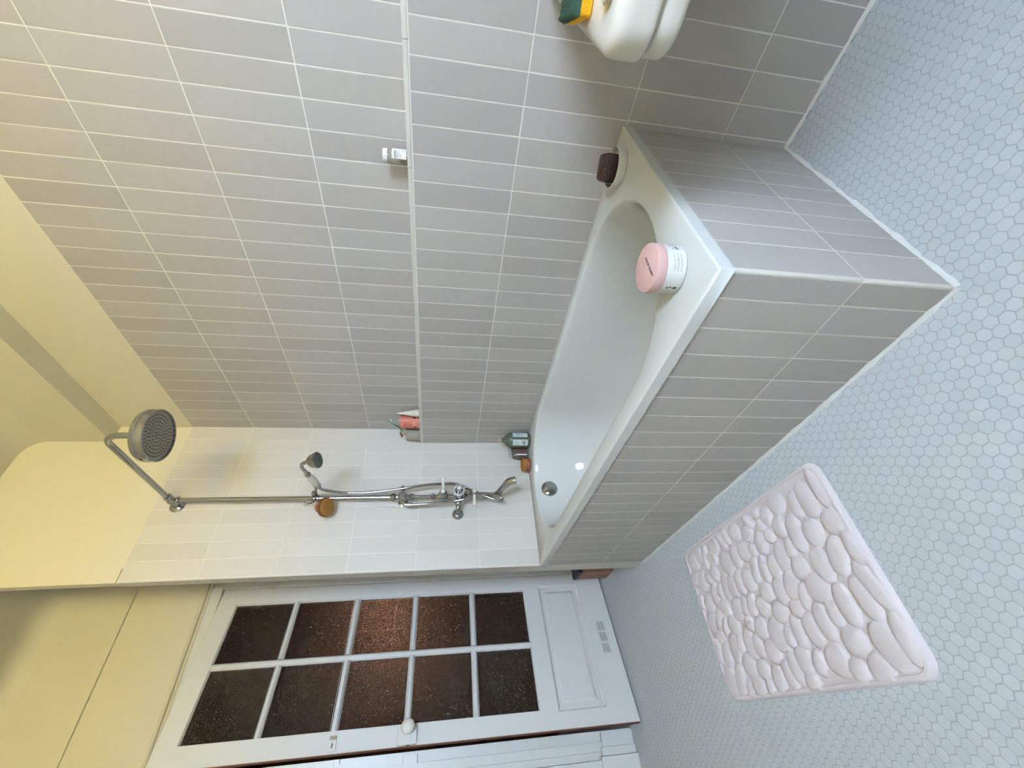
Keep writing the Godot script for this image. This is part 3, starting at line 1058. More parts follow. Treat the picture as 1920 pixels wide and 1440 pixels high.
# ---------------------------------------------------------------- sink with sponge
func build_sink() -> void:
	var t := thing("washbasin", "white ceramic washbasin fixed to the tiled side wall", "washbasin")
	var c := Vector3(-0.2975, 0, 2.241)
	var hx := 0.2975
	var hz := 0.32
	var loops := []
	var groups := []
	# inset, height, corner radius, smoothing group: underside, lower band, groove, rim band, deck, bowl
	for q in [[0.22, 0.57, 0.06, 1], [0.13, 0.63, 0.06, 1], [0.06, 0.682, 0.055, 1], [0.028, 0.7, 0.05, 2], [0.014, 0.704, 0.05, 2], [0.008, 0.708, 0.05, 2], [0.006, 0.714, 0.05, 2], [0.006, 0.734, 0.05, 2], [0.0075, 0.7375, 0.05, 2], [0.011, 0.739, 0.05, 3], [0.011, 0.742, 0.05, 4], [0.003, 0.7435, 0.05, 4], [0.0, 0.747, 0.05, 4], [0.0, 0.753, 0.05, 4], [0.0, 0.776, 0.05, 4], [0.0, 0.782, 0.05, 4], [0.0025, 0.79, 0.048, 4], [0.0075, 0.796, 0.044, 4], [0.0145, 0.7992, 0.04, 4], [0.022, 0.8, 0.036, 4], [0.03, 0.8, 0.034, 4], [0.078, 0.8, 0.05, 4], [0.086, 0.797, 0.05, 4], [0.1, 0.772, 0.055, 4], [0.13, 0.7, 0.06, 4], [0.19, 0.66, 0.05, 4], [0.2, 0.658, 0.045, 4]]:
		var loop := PackedVector3Array()
		for p in rr(hx - q[0], hz - q[0], q[2], 9, q[1]):
			if p.x > hx - q[0] - q[2] - 0.0001:      # square where it meets the wall
				var back: float = hx - (q[0] if q[1] < 0.77 and q[0] > 0.05 or q[0] > 0.07 else 0.0)
				p = Vector3(back, p.y, signf(p.z) * (hz - q[0]))
			loop.append(c + p)
		loops.append(loop)
		groups.append(q[3])
	var st := nb()
	sheet(st, loops, true, groups.slice(1))
	fan(st, loops[-1], true)
	obj("basin", st, M.ceramic, t)
	st = nb()
	box(st, Vector3(-0.012, 0.66, 2.241), Vector3(0.02, 0.22, 0.4), 0.004)
	obj("wall_mount", st, M.ceramic, t)
	# sponge
	var s := thing("sponge", "yellow kitchen sponge with a dark green scouring side, lying on the washbasin edge", "sponge", Vector3(-0.392, 0.8005, 1.972), deg_to_rad(14))
	st = nb()
	rbox(st, Vector3(0, 0.0095, 0), Vector3(0.117, 0.019, 0.07), 0.004, 0.002, 2)
	var y := mat(rgb(236, 178, 24), 0.95)
	y.heightmap_enabled = false
	y.albedo_texture = noise_tex(0.11, 256, false, 1, 2, ramp(rgb(170, 116, 30), Color.WHITE, 0.2, 0.3), 31)
	y.normal_enabled = true
	y.normal_texture = noise_tex(0.06, 256, true, 3.0, 2, null, 31)
	tri_world(y, 14.0, true)
	obj("foam", st, y, s)
	st = nb()
	var rows := []
	for i in 15:
		var row := PackedVector3Array()
		for j in 19:
			var a := lerpf(-0.06, 0.06, i / 14.0)
			var b := lerpf(0.0365, -0.0365, j / 18.0)
			var rim := i == 0 or j == 0 or i == 14 or j == 18
			row.append(Vector3(a + rng.randf_range(-0.001, 0.001), 0.0185 if rim else 0.0285 + rng.randf_range(-0.0022, 0.0022), b + rng.randf_range(-0.001, 0.001)))
		rows.append(row)
	rows.reverse()
	sheet(st, rows)
	var gr := mat(rgb(44, 82, 70), 0.95)
	gr.normal_enabled = true
	gr.normal_texture = noise_tex(0.16, 256, true, 9.0, 3, null, 33)
	tri_world(gr, 14.0, true)
	obj("scourer", st, gr, s)
	# soap tray
	var d := thing("soap_tray", "pale oval tray on the front edge of the washbasin beside the yellow sponge", "tray", Vector3(-0.533, 0.8005, 2.043), 0.12)
	st = nb()
	tf = at(Vector3.ZERO)
	var lp := []
	for q in [[0.0, 0.0], [0.004, 0.003], [0.006, 0.007], [0.003, 0.009], [-0.003, 0.006], [-0.012, 0.005]]:
		var loop := PackedVector3Array()
		for k in 28:
			var a := TAU * k / 28
			loop.append(Vector3((0.024 + q[0]) * cos(a), q[1], -(0.06 + q[0]) * sin(a)))
		lp.append(loop)
	stack(st, lp)
	obj("dish", st, mat(rgb(232, 226, 210), 0.3), d)

# ---------------------------------------------------------------- shower
func ball(st: SurfaceTool, c: Vector3, r: float, n := 16) -> void:
	var keep := tf
	tf = tf * at(c)
	var prof := []
	for k in 9:
		var a := PI * k / 8 - PI / 2
		prof.append(Vector2(r * cos(a), r * sin(a)))
	lathe(st, prof, n)
	tf = keep

func turned(st: SurfaceTool, p: Vector3, dir: Vector3, prof: Array, n := 20, hint := Vector3.RIGHT) -> void:
	var keep := tf
	tf = tf * towards(p, dir, hint)
	lathe(st, prof, n)
	tf = keep

func v2(a: Array) -> Array:
	var out := []
	for q in a:
		out.append(Vector2(q[0], q[1]))
	return out

func build_shower() -> void:
	var X := -0.353
	var Z := 0.06
	var t := thing("shower_column", "exposed chrome shower column with a rain head, mixer and bath spout on the pale end wall", "shower")
	var st := nb()
	tube(st, [Vector3(X, 1.2, Z), Vector3(X, 2.2, Z)], 0.0112, 16)
	obj("riser", st, M.chrome, t)
	st = nb()
	tube(st, [Vector3(X, 1.01, Z), Vector3(X, 1.2, Z)], 0.0095, 16)
	obj("riser", st, M.chrome, t)
	# wall bracket at the top
	st = nb()
	turned(st, Vector3(X, 2.222, 0.0), Vector3.BACK, v2([[0.0, 0.0], [0.032, 0.0], [0.032, 0.003], [0.026, 0.008], [0.014, 0.012], [0.0125, 0.02], [0.012, 0.05], [0.017, 0.056], [0.018, 0.066], [0.0, 0.07]]), 24)
	ball(st, Vector3(X, 2.222, Z), 0.019)
	turned(st, Vector3(X, 2.19, Z), Vector3.UP, v2([[0.0, 0.0], [0.016, 0.0], [0.0175, 0.006], [0.0155, 0.013], [0.0135, 0.02], [0.0, 0.02]]))
	turned(st, Vector3(X, 2.224, 0.085), Vector3.BACK, v2([[0.0, 0.0], [0.016, 0.0], [0.0185, 0.006], [0.0165, 0.014], [0.013, 0.022], [0.0, 0.022]]))
	obj("wall_bracket", st, M.chrome, t)
	# arm
	var path := [Vector3(X, 2.225, 0.09), Vector3(X, 2.226, 0.5)]
	for k in 9:
		var a := PI / 2 * k / 8.0
		path.append(Vector3(X, 2.226 - 0.062 * (1 - cos(a)), 0.535 + 0.062 * sin(a)))
	path.append(Vector3(X, 2.112, 0.597))
	st = nb()
	tube(st, path, 0.0115, 16)
	obj("arm", st, M.chrome, t)
	# rain head
	var hc := Vector3(X, 2.033, 0.598)
	st = nb()
	tf = at(hc)
	lathe(st, v2([[0.0905, 0.012], [0.0915, 0.001], [0.0925, 0.0], [0.0955, 0.0], [0.097, 0.002], [0.097, 0.019], [0.0945, 0.0215], [0.0945, 0.0245], [0.097, 0.027], [0.097, 0.035], [0.093, 0.045], [0.08, 0.052], [0.05, 0.057], [0.02, 0.059], [0.0145, 0.062], [0.0135, 0.085], [0.0, 0.085]]), 48)
	var head := obj("rain_head", st, M.chrome, t)
	st = nb()
	tf = at(hc + Vector3(0, 0.011, 0))
	lathe(st, v2([[0.0, 0.0], [0.0912, 0.0], [0.0912, 0.002]]), 48)
	obj("face_plate", st, M.nozzle_plate, head)
	st = nb()
	for ring in 7:
		var n := 1 if ring == 0 else ring * 6
		for k in n:
			var a := TAU * k / n + ring * 0.3
			var rr_ := ring * 0.0128
			tf = at(hc + Vector3(rr_ * cos(a), 0.011, rr_ * sin(a)))
			lathe(st, v2([[0.0, -0.003], [0.0024, -0.003], [0.0034, 0.0]]), 8)
	var nz := obj("nozzles", st, M.rubber, head)
	nz.set_meta("kind", "stuff")
	# holder of the hand shower, clamped to the riser
	st = nb()
	turned(st, Vector3(X, 1.602, Z), Vector3.UP, v2([[0.0, -0.016], [0.0165, -0.016], [0.0175, -0.01], [0.0175, 0.01], [0.0165, 0.016], [0.0, 0.016]]))
	ball(st, Vector3(X + 0.012, 1.604, Z + 0.03), 0.0145)
	ball(st, Vector3(X - 0.006, 1.604, Z + 0.012), 0.012)
	tube(st, [Vector3(X + 0.012, 1.604, Z + 0.03), Vector3(X + 0.006, 1.59, 0.125), Vector3(X, 1.578, 0.17)], 0.007, 10)
	turned(st, Vector3(X, 1.558, 0.186), Vector3(0, 0.5, 0.25), v2([[0.0, 0.0], [0.011, 0.0], [0.0125, 0.008], [0.0125, 0.02], [0.011, 0.028], [0.0, 0.028]]))
	obj("holder", st, M.chrome, t)
	st = nb()
	tube(st, [Vector3(X - 0.012, 1.608, Z + 0.004), Vector3(X - 0.026, 1.613, Z + 0.01), Vector3(X - 0.034, 1.632, Z + 0.014)], [0.0085, 0.006, 0.0065], 12)
	ball(st, Vector3(X - 0.035, 1.638, Z + 0.015), 0.0085)
	obj("holder_screw", st, M.chrome, t)
	# diverter union: ball with onion collars, a wall stay and the elbow of the hose
	var D := Vector3(X, 1.196, Z)
	st = nb()
	ball(st, D, 0.025, 20)
	turned(st, D, Vector3.BACK, v2([[0.02, 0.0], [0.02, 0.022], [0.013, 0.03], [0.0, 0.033]]))
	for s in [1.0, -1.0]:
		turned(st, D, Vector3(0, s, 0), v2([[0.012, 0.016], [0.011, 0.03], [0.015, 0.034], [0.0195, 0.043], [0.0175, 0.052], [0.012, 0.06], [0.0, 0.06]]))
	obj("diverter", st, M.chrome, t)
	st = nb()
	turned(st, Vector3(X, 1.196, 0), Vector3.BACK, v2([[0.0, 0.0], [0.025, 0.0], [0.025, 0.003], [0.011, 0.009], [0.009, 0.05], [0.0, 0.05]]))
	tube(st, [D, D + Vector3(0.042, 0.002, 0)], 0.0085, 12)
	ball(st, D + Vector3(0.046, 0.002, 0), 0.0145)
	obj("wall_stay", st, M.chrome, t)
	st = nb()
	var el := []
	for k in 7:
		var a := PI / 2 * k / 6.0
		el.append(D + Vector3(-0.024 - 0.022 * sin(a), -0.001 - 0.024 * (1 - cos(a)), 0.01))
	el.push_front(D + Vector3(-0.008, -0.001, 0.01))
	el.append(D + Vector3(-0.046, -0.04, 0.01))
	tube(st, el, 0.0095, 14)
	turned(st, D + Vector3(-0.046, -0.032, 0.01), Vector3.DOWN, v2([[0.0, 0.0], [0.013, 0.0], [0.013, 0.008], [0.0115, 0.01], [0.0115, 0.018], [0.0, 0.018]]), 6)
	obj("hose_elbow", st, M.chrome, t)
	# mixer: upper valve, thermostat, lower valve in one upright line
	st = nb()
	turned(st, Vector3(X, 1.058, Z), Vector3.DOWN, v2([[0.0, 0.0], [0.011, 0.0], [0.0175, 0.007], [0.0165, 0.014], [0.011, 0.02], [0.0, 0.02]]))
	turned(st, Vector3(X, 1.03, Z), Vector3.DOWN, v2([[0.011, 0.0], [0.019, 0.012], [0.022, 0.03], [0.019, 0.048], [0.012, 0.056], [0.011, 0.09], [0.018, 0.094], [0.03, 0.1], [0.034, 0.115], [0.034, 0.13], [0.028, 0.142], [0.018, 0.148], [0.013, 0.152], [0.012, 0.165], [0.019, 0.172], [0.022, 0.186], [0.019, 0.2], [0.012, 0.206], [0.012, 0.24], [0.0, 0.24]]), 24)
	obj("mixer_body", st, M.chrome, t)
	# thermostat with engraved white dial and cross handle
	var Th := Vector3(X, 0.922, Z)
	st = nb()
	turned(st, Th + Vector3(0, 0, 0.02), Vector3.BACK, v2([[0.027, 0.0], [0.029, 0.01], [0.0305, 0.03], [0.031, 0.044], [0.029, 0.047], [0.0, 0.047]]), 32)
	obj("thermostat", st, M.chrome, t)
	st = nb()
	turned(st, Th + Vector3(0, 0, 0.067), Vector3.BACK, v2([[0.0205, 0.0006], [0.0298, 0.0006], [0.0302, 0.0]]), 32)
	obj("dial", st, M.porcelain, t)
	st = nb()
	for k in 16:
		var a := TAU * k / 16
		tf = at(Th + Vector3(0.0255 * cos(a), 0.0255 * sin(a), 0.0678), Basis(Vector3.BACK, a))
		box(st, Vector3.ZERO, Vector3(0.005, 0.0012, 0.0004))
	obj("dial_marks", st, M.ink, t)
	st = nb()
	turned(st, Th + Vector3(0, 0, 0.066), Vector3.BACK, v2([[0.014, 0.0], [0.012, 0.012], [0.014, 0.018], [0.014, 0.026], [0.0, 0.027]]))
	for k in 4:
		var a := TAU * k / 4 + 0.5
		var dir := Vector3(cos(a), sin(a), 0)
		tube(st, [Th + Vector3(0, 0, 0.085) + dir * 0.01, Th + Vector3(0, 0, 0.085) + dir * 0.022], 0.0045, 10)
		ball(st, Th + Vector3(0, 0, 0.085) + dir * 0.025, 0.0065, 12)
	obj("cross_handle", st, M.chrome, t)
	st = nb()
	turned(st, Th + Vector3(0, 0, 0.0928), Vector3.BACK, v2([[0.0, -0.001], [0.0105, -0.001], [0.0105, 0.001], [0.009, 0.002], [0.0, 0.002]]))
	obj("handle_button", st, M.porcelain, t)
	# inlets with wall roses
	for s in [1.0, -1.0]:
		st = nb()
		var ip := smooth_path([Th + Vector3(s * 0.02, 0, -0.002), Th + Vector3(s * 0.05, 0, -0.004), Th + Vector3(s * 0.068, 0, -0.016), Th + Vector3(s * 0.07, 0, -0.06)])
		tube(st, ip, 0.0125, 14)
		ball(st, Th + Vector3(s * 0.036, 0, -0.002), 0.0185)
		turned(st, Vector3(X + s * 0.07, 0.922, 0), Vector3.BACK, v2([[0.0, 0.0], [0.028, 0.0], [0.0275, 0.004], [0.02, 0.012], [0.014, 0.016], [0.0, 0.016]]), 24)
		obj("inlet", st, M.chrome, t)
	# lever taps with white porcelain handles
	for q in [[1.0, 1.0, 1.0], [0.845, -1.0, 0.95]]:
		var c := Vector3(X, q[0], Z)
		st = nb()
		turned(st, c, Vector3.BACK, v2([[0.013, 0.0], [0.0135, 0.022], [0.019, 0.028], [0.0205, 0.042], [0.0165, 0.054], [0.011, 0.06], [0.0, 0.06]]))
		obj("valve_head", st, M.chrome, t)
		st = nb()
		turned(st, c + Vector3(0, 0, 0.0595), Vector3.BACK, v2([[0.0105, 0.0], [0.0105, 0.002], [0.008, 0.003], [0.0, 0.003]]))
		obj("valve_button", st, M.porcelain, t)
		st = nb()
		tube(st, [c + Vector3(q[1] * 0.012, 0, 0.046), c + Vector3(q[1] * 0.03, 0, 0.049), c + Vector3(q[1] * 0.066, 0, 0.053), c + Vector3(q[1] * 0.076, 0, 0.054)], [0.0062, 0.0068, 0.0092, 0.0088], 14)
		obj("lever", st, M.porcelain, t)
	# bath spout
	st = nb()
	var sp := smooth_path([Vector3(X, 0.80, Z), Vector3(X, 0.755, Z + 0.002), Vector3(X, 0.73, 0.08), Vector3(X, 0.708, 0.14), Vector3(X, 0.693, 0.188), Vector3(X, 0.678, 0.215), Vector3(X, 0.652, 0.227)])
	var rad := []
	for k in sp.size():
		var f := float(k) / (sp.size() - 1)
		rad.append(lerpf(0.0165, 0.0145, f) if f < 0.72 else lerpf(0.0145, 0.0195, smoothstep(0.72, 0.8, f)))
	tube(st, sp, rad, 18)
	turned(st, Vector3(X, 0.80, Z), Vector3.DOWN, v2([[0.016, -0.03], [0.0185, -0.02], [0.0205, 0.0], [0.0185, 0.012], [0.0168, 0.02], [0.0, 0.02]]))
	obj("spout", st, M.chrome, t)

	# hand shower resting in its holder, with the hose
	var hs := thing("hand_shower", "chrome hand shower with a white porcelain grip and a chrome hose, resting in its holder", "hand shower")
	st = nb()
	var a0 := Vector3(X, 1.568, 0.192)
	var a1 := Vector3(X, 1.588, 0.296)
	var gp := []
	var gr := []
	for k in 9:
		var f := k / 8.0
		gp.append(a0.lerp(a1, f))
		gr.append(0.0095 + 0.0075 * sin(PI * pow(f, 0.85)))
	tube(st, gp, gr, 18)
	obj("grip", st, M.porcelain, hs)
	st = nb()
	turned(st, a1 - Vector3(0, 0.001, 0.006), a1 - a0, v2([[0.0, 0.0], [0.0125, 0.0], [0.0135, 0.008], [0.0105, 0.016], [0.0, 0.016]]))
	var nk := smooth_path([a1, Vector3(X, 1.593, 0.328), Vector3(X, 1.598, 0.358), Vector3(X, 1.592, 0.384), Vector3(X, 1.574, 0.401), Vector3(X, 1.558, 0.409)])
	tube(st, nk, 0.0085, 14)
	obj("neck", st, M.chrome, hs)
	st = nb()
	var axis := Vector3(0.0, -0.93, 0.36)
	turned(st, Vector3(X, 1.567, 0.405), axis, v2([[0.0, 0.0], [0.013, 0.002], [0.022, 0.011], [0.0245, 0.018], [0.0275, 0.02], [0.03, 0.032], [0.0345, 0.043], [0.035, 0.048], [0.0335, 0.05], [0.031, 0.048]]), 32)
	obj("head", st, M.chrome, hs)
	st = nb()
	turned(st, Vector3(X, 1.567, 0.405) + axis.normalized() * 0.0475, axis, v2([[0.0315, 0.0], [0.03, 0.0008], [0.0, 0.0012]]), 32)
	obj("spray_face", st, mat(rgb(92, 104, 106), 0.4), hs)
	st = nb()
	turned(st, a0 + Vector3(0, 0.0, 0.008), a0 - a1, v2([[0.0, 0.0], [0.0115, 0.0], [0.012, 0.008], [0.0095, 0.014], [0.0095, 0.022], [0.0, 0.022]]))
	var hp := smooth_path([a0 + Vector3(0, -0.002, -0.012), Vector3(X + 0.003, 1.557, 0.15), Vector3(-0.344, 1.535, 0.118), Vector3(-0.341, 1.48, 0.093), Vector3(-0.339, 1.386, 0.084), Vector3(-0.331, 1.286, 0.083), Vector3(-0.32, 1.185, 0.09), Vector3(-0.305, 1.08, 0.092), Vector3(-0.294, 0.985, 0.082), Vector3(-0.293, 0.935, 0.074), Vector3(-0.31, 0.885, 0.068), Vector3(-0.338, 0.835, 0.078), Vector3(-0.366, 0.79, 0.088), Vector3(-0.386, 0.745, 0.09), Vector3(-0.396, 0.718, 0.088), Vector3(-0.39, 0.703, 0.087), Vector3(-0.377, 0.706, 0.087), Vector3(-0.366, 0.73, 0.09), Vector3(-0.358, 0.787, 0.097), Vector3(-0.368, 0.842, 0.098), Vector3(-0.382, 0.895, 0.09), Vector3(-0.389, 0.948, 0.082), Vector3(-0.394, 1.026, 0.078), Vector3(-0.399, 1.1, 0.074), Vector3(-0.399, 1.15, 0.0705)], 0.006)
	tube(st, hp, 0.0066, 12)
	obj("hose", st, M.chrome, hs)

	# round bath brush hanging from the holder
	var b := thing("bath_brush", "round wooden bath brush with tan bristles, hanging from the shower holder on a cord", "brush")
	var bc := Vector3(-0.396, 1.566, 0.055)
	var bd := Vector3(-0.232, -0.825, 0.511).normalized()
	var wood := mat(rgb(164, 112, 80), 0.55)
	wood.albedo_texture = noise_tex(0.02, 256, false, 1, 3, ramp(rgb(200, 190, 180), Color.WHITE), 12)
	tri_world(wood, 9.0, true)
	st = nb()
	turned(st, bc - bd * 0.006, bd, v2([[0.0, -0.02], [0.018, -0.02], [0.024, -0.014], [0.024, 0.0], [0.021, 0.012], [0.024, 0.02], [0.0, 0.021]]), 28)
	obj("handle", st, wood, b)
	var wood2 := mat(rgb(116, 70, 44), 0.5)
	st = nb()
	turned(st, bc + bd * 0.013, bd, v2([[0.0, 0.0], [0.036, 0.0], [0.0445, 0.004], [0.046, 0.01], [0.044, 0.015], [0.0, 0.015]]), 32)
	obj("rim", st, wood2, b)
	st = nb()
	var fr := towards(bc + bd * 0.027, bd)
	for k in 900:
		var rad2 := 0.039 * sqrt((k + 0.5) / 900.0)
		var a := k * 2.39996
		var base := fr * Vector3(rad2 * cos(a), 0, rad2 * sin(a))
		var tip := fr * Vector3(rad2 * cos(a) + rng.randf_range(-0.0006, 0.0006), 0.0125 + rng.randf_range(-0.001, 0.0006), rad2 * sin(a) + rng.randf_range(-0.0006, 0.0006))
		tube(st, [base, tip], [0.001, 0.0009], 4)
	var br := obj("bristles", st, mat(rgb(196, 148, 84), 0.8), b)
	br.set_meta("kind", "stuff")
	st = nb()
	turned(st, bc + bd * 0.024, bd, v2([[0.0, 0.0], [0.0385, 0.0], [0.0385, 0.008], [0.0, 0.009]]), 28)
	obj("bristle_bed", st, mat(rgb(120, 74, 30), 0.9), b)
	st = nb()
	tube(st, smooth_path([bc - bd * 0.012 + Vector3(0.008, 0.006, 0.02), Vector3(-0.382, 1.607, 0.083), Vector3(-0.386, 1.628, 0.086), Vector3(-0.393, 1.632, 0.08), Vector3(-0.396, 1.615, 0.075), bc - bd * 0.014 + Vector3(-0.008, 0.01, 0.012)], 0.004), 0.0016, 6)
	obj("cord", st, mat(rgb(224, 208, 186), 0.9), b)

# ---------------------------------------------------------------- things on the bath rim
func glass(c: Color, alpha: float) -> StandardMaterial3D:
	var m := mat(Color(c.r, c.g, c.b, alpha), 0.06)
	m.transparency = BaseMaterial3D.TRANSPARENCY_ALPHA
	return m

func build_rim_things() -> void:
	var top := 0.5315
	# jar with the pink lid
	var j := thing("cosmetic_jar", "squat white jar with a pink lid on the outer near corner of the bath rim", "jar", Vector3(-0.572, top, 1.592))
	var st := nb()
	lathe(st, v2([[0.0, 0.0], [0.046, 0.0], [0.0495, 0.003], [0.0498, 0.042], [0.048, 0.0445], [0.0, 0.0445]]), 48)
	obj("body", st, mat(rgb(238, 240, 240), 0.3), j)
	st = nb()
	lathe(st, v2([[0.0505, 0.0435], [0.0512, 0.0445], [0.0512, 0.0625], [0.0502, 0.0645], [0.048, 0.0652], [0.0, 0.0652]]), 48)
	obj("lid", st, mat(rgb(224, 186, 185), 0.5), j)
	var ink := mat(rgb(50, 36, 38), 0.7)
	lettering("lettering", "OUI MY BUMPS", 0.0078, ink, j, Transform3D(Basis(Vector3(-0.995, 0, -0.1), Vector3(-0.1, 0, 0.995), Vector3.UP), Vector3(-0.008, 0.0654, 0.009)))
	lettering("embossing", "BODY", 0.013, mat(rgb(232, 198, 198), 0.4), j, Transform3D(Basis(Vector3(-0.995, 0, -0.1), Vector3(-0.1, 0, 0.995), Vector3.UP), Vector3(-0.004, 0.0654, -0.008)))
	# printed wrap: angle 0 is +x, counter-clockwise from above; the camera sees about 200..290 degrees
	var white := rgb(238, 240, 240)
	var d1 := rgb(36, 40, 60)
	var g1 := rgb(120, 126, 134)
	var ops := [[0.36, 0.3, 0.24, 0.15, g1, 2], [0.36, 0.5, 0.26, 0.14, g1, 2], [0.36, 0.68, 0.26, 0.16, g1, 3], [0.695, 0.52, 0.018, 0.18, d1], [0.70, 0.35, 0.012, 0.1, d1], [0.725, 0.5, 0.03, 0.14, d1], [0.695, 0.75, 0.05, 0.05, d1, 1], [0.70, 0.32, 0.02, 0.06, g1], [0.09, 0.25, 0.03, 0.12, d1], [0.1, 0.42, 0.03, 0.1, d1], [0.09, 0.62, 0.04, 0.22, d1]]
	ops.append_array(bars(0.80, 0.26, 0.05, 0.5, d1, 5))
	var lm := mat(Color.WHITE, 0.35)
	lm.albedo_texture = print_tex(420, 96, white, ops)
	st = nb()
	curved(st, 0.0501, deg_to_rad(150), deg_to_rad(320), 0.004, 0.0415, 28)
	obj("printed_wrap", st, lm, j)

	# round white dish with dark red soap
	var d := thing("soap_dish", "round white dish in the near inner corner of the bath rim", "soap dish", Vector3(-0.087, top, 1.598))
	st = nb()
	lathe(st, v2([[0.0, 0.0], [0.051, 0.0], [0.0535, 0.002], [0.0545, 0.024], [0.053, 0.0255], [0.051, 0.0245], [0.0495, 0.008], [0.0, 0.006]]), 48)
	obj("dish", st, mat(rgb(226, 228, 224), 0.35), d)
	var s := thing("soap_bar", "dark red translucent bar of soap standing in the round white dish", "soap", Vector3(-0.09, top + 0.0075, 1.597), -1.2)
	st = nb()
	var loops := []
	for q in [[0.034, 0.022, 0.0], [0.0365, 0.024, 0.01], [0.0375, 0.0245, 0.036], [0.035, 0.021, 0.047], [0.031, 0.012, 0.0535], [0.029, 0.01, 0.0545]]:
		loops.append(rr(q[0], q[1], 0.008, 3, q[2]))
	sg = 0
	stack(st, loops, true, true, [1, 1, 1, 2, 3])
	var sm := mat(rgb(48, 17, 21), 0.3)
	sm.normal_enabled = true
	sm.normal_texture = noise_tex(0.06, 256, true, 6.0, 3, null, 41)
	tri_world(sm, 16.0, true)
	obj("bar", st, sm, s)

	# green bottle
	var g := thing("soap_bottle", "dark green bottle with two white labels in the far corner of the bath rim", "bottle", Vector3(-0.054, top, 0.119))
	st = nb()
	lathe(st, v2([[0.0, 0.0], [0.036, 0.0], [0.041, 0.005], [0.042, 0.012], [0.042, 0.1], [0.04, 0.113], [0.033, 0.126], [0.022, 0.137], [0.015, 0.143], [0.0135, 0.148], [0.0135, 0.156], [0.0, 0.156]]), 36)
	var green := mat(rgb(84, 94, 82), 0.18)
	obj("bottle", st, green, g)
	st = nb()
	lathe(st, v2([[0.015, 0.156], [0.0155, 0.158], [0.0155, 0.175], [0.0145, 0.178], [0.0, 0.178]]), 24)
	obj("cap", st, glass(rgb(230, 232, 228), 0.22), g)
	var pale := rgb(206, 222, 226)
	for k in 2:
		var o2 := [[0.3, 0.06, 0.5, 0.08, d1, 1], [0.12, 0.22, 0.76, 0.36, g1, 6], [0.2, 0.62, 0.6, 0.06, d1, 1]]
		if k == 1:
			o2 = [[0.15, 0.1, 0.7, 0.26, g1, 4], [0.3, 0.42, 0.4, 0.06, d1, 1]]
			o2.append_array(bars(0.15, 0.62, 0.7, 0.26, d1, 12))
		var m2 := mat(Color.WHITE, 0.5)
		m2.albedo_texture = print_tex(64, 160, pale, o2)
		st = nb()
		var a0 := deg_to_rad(262.0 if k == 0 else 196.0)
		curved(st, 0.0423, a0, a0 + deg_to_rad(46), 0.018, 0.1, 12)
		obj("label", st, m2, g)

	# clear pouch of something dark brown
	var p := thing("refill_pouch", "clear stand-up pouch of dark brown contents behind the green bottle", "pouch", Vector3(-0.092, top, 0.052), deg_to_rad(8))
	st = nb()
	loops = []
	for q in [[0.034, 0.02, 0.0], [0.036, 0.022, 0.01], [0.035, 0.021, 0.05], [0.034, 0.014, 0.085], [0.035, 0.005, 0.106], [0.035, 0.0025, 0.112]]:
		loops.append(rr(q[0], q[1], minf(0.009, q[1] * 0.8), 4, q[2]))
	sg = 0
	stack(st, loops)
	obj("film", st, glass(rgb(214, 214, 208), 0.2), p)
	st = nb()
	loops = []
	for k in 9:
		var f := k / 8.0
		var w := 0.033 + 0.0015 * sin(f * 9.0)
		loops.append(rr(w, 0.0185 * (1.0 - 0.75 * f * f) + 0.001, 0.001 + 0.003 * (1 - f), 3, 0.012 + 0.084 * f + 0.002 * sin(f * 5.0)))
	stack(st, loops)
	var bm := mat(rgb(84, 48, 38), 0.5)
	bm.normal_enabled = true
	bm.normal_texture = noise_tex(0.03, 256, true, 10.0, 3, null, 51)
	tri_world(bm, 10.0, true)
	obj("contents", st, bm, p)
	st = nb()
	box(st, Vector3(-0.03, 0.045, 0.0205), Vector3(0.008, 0.06, 0.0008))
	obj("label", st, M.paper, p)

	# small face brush
	var b := thing("face_brush", "small round brush with a copper brown base and tan bristles below the spout", "brush", Vector3(-0.172, top, 0.056))
	st = nb()
	lathe(st, v2([[0.0, 0.0], [0.033, 0.0], [0.0365, 0.004], [0.037, 0.016], [0.034, 0.021], [0.031, 0.022], [0.0, 0.022]]), 36)
	obj("base", st, mat(rgb(128, 74, 50), 0.35), b)
	st = nb()
	for k in 360:
		var r := 0.0305 * sqrt((k + 0.5) / 360.0)
		var a := k * 2.39996
		tube(st, [Vector3(r * cos(a), 0.02, r * sin(a)), Vector3(r * 1.1 * cos(a) + rng.randf_range(-0.001, 0.001), 0.05 - 10.0 * r * r * 0.4 + rng.randf_range(-0.001, 0.001), r * 1.1 * sin(a))], [0.0013, 0.0012], 4)
	var br := obj("bristles", st, mat(rgb(176, 124, 64), 0.8), b)
	br.set_meta("kind", "stuff")

	# something on the floor behind the end wall, only its edge shows
	var fb := thing("floor_box", "small brown box with a dark blue top on the floor behind the tiled wall end", "box", Vector3(-0.565, 0.0, -0.47))
	st = nb()
	box(st, Vector3(0, 0.094, 0), Vector3(0.1, 0.186, 0.14), 0.003)
	obj("body", st, mat(rgb(150, 118, 104), 0.7), fb)
	st = nb()
	box(st, Vector3(0.0, 0.2, 0), Vector3(0.102, 0.026, 0.142), 0.003)
	obj("top", st, mat(rgb(34, 32, 52), 0.6), fb)

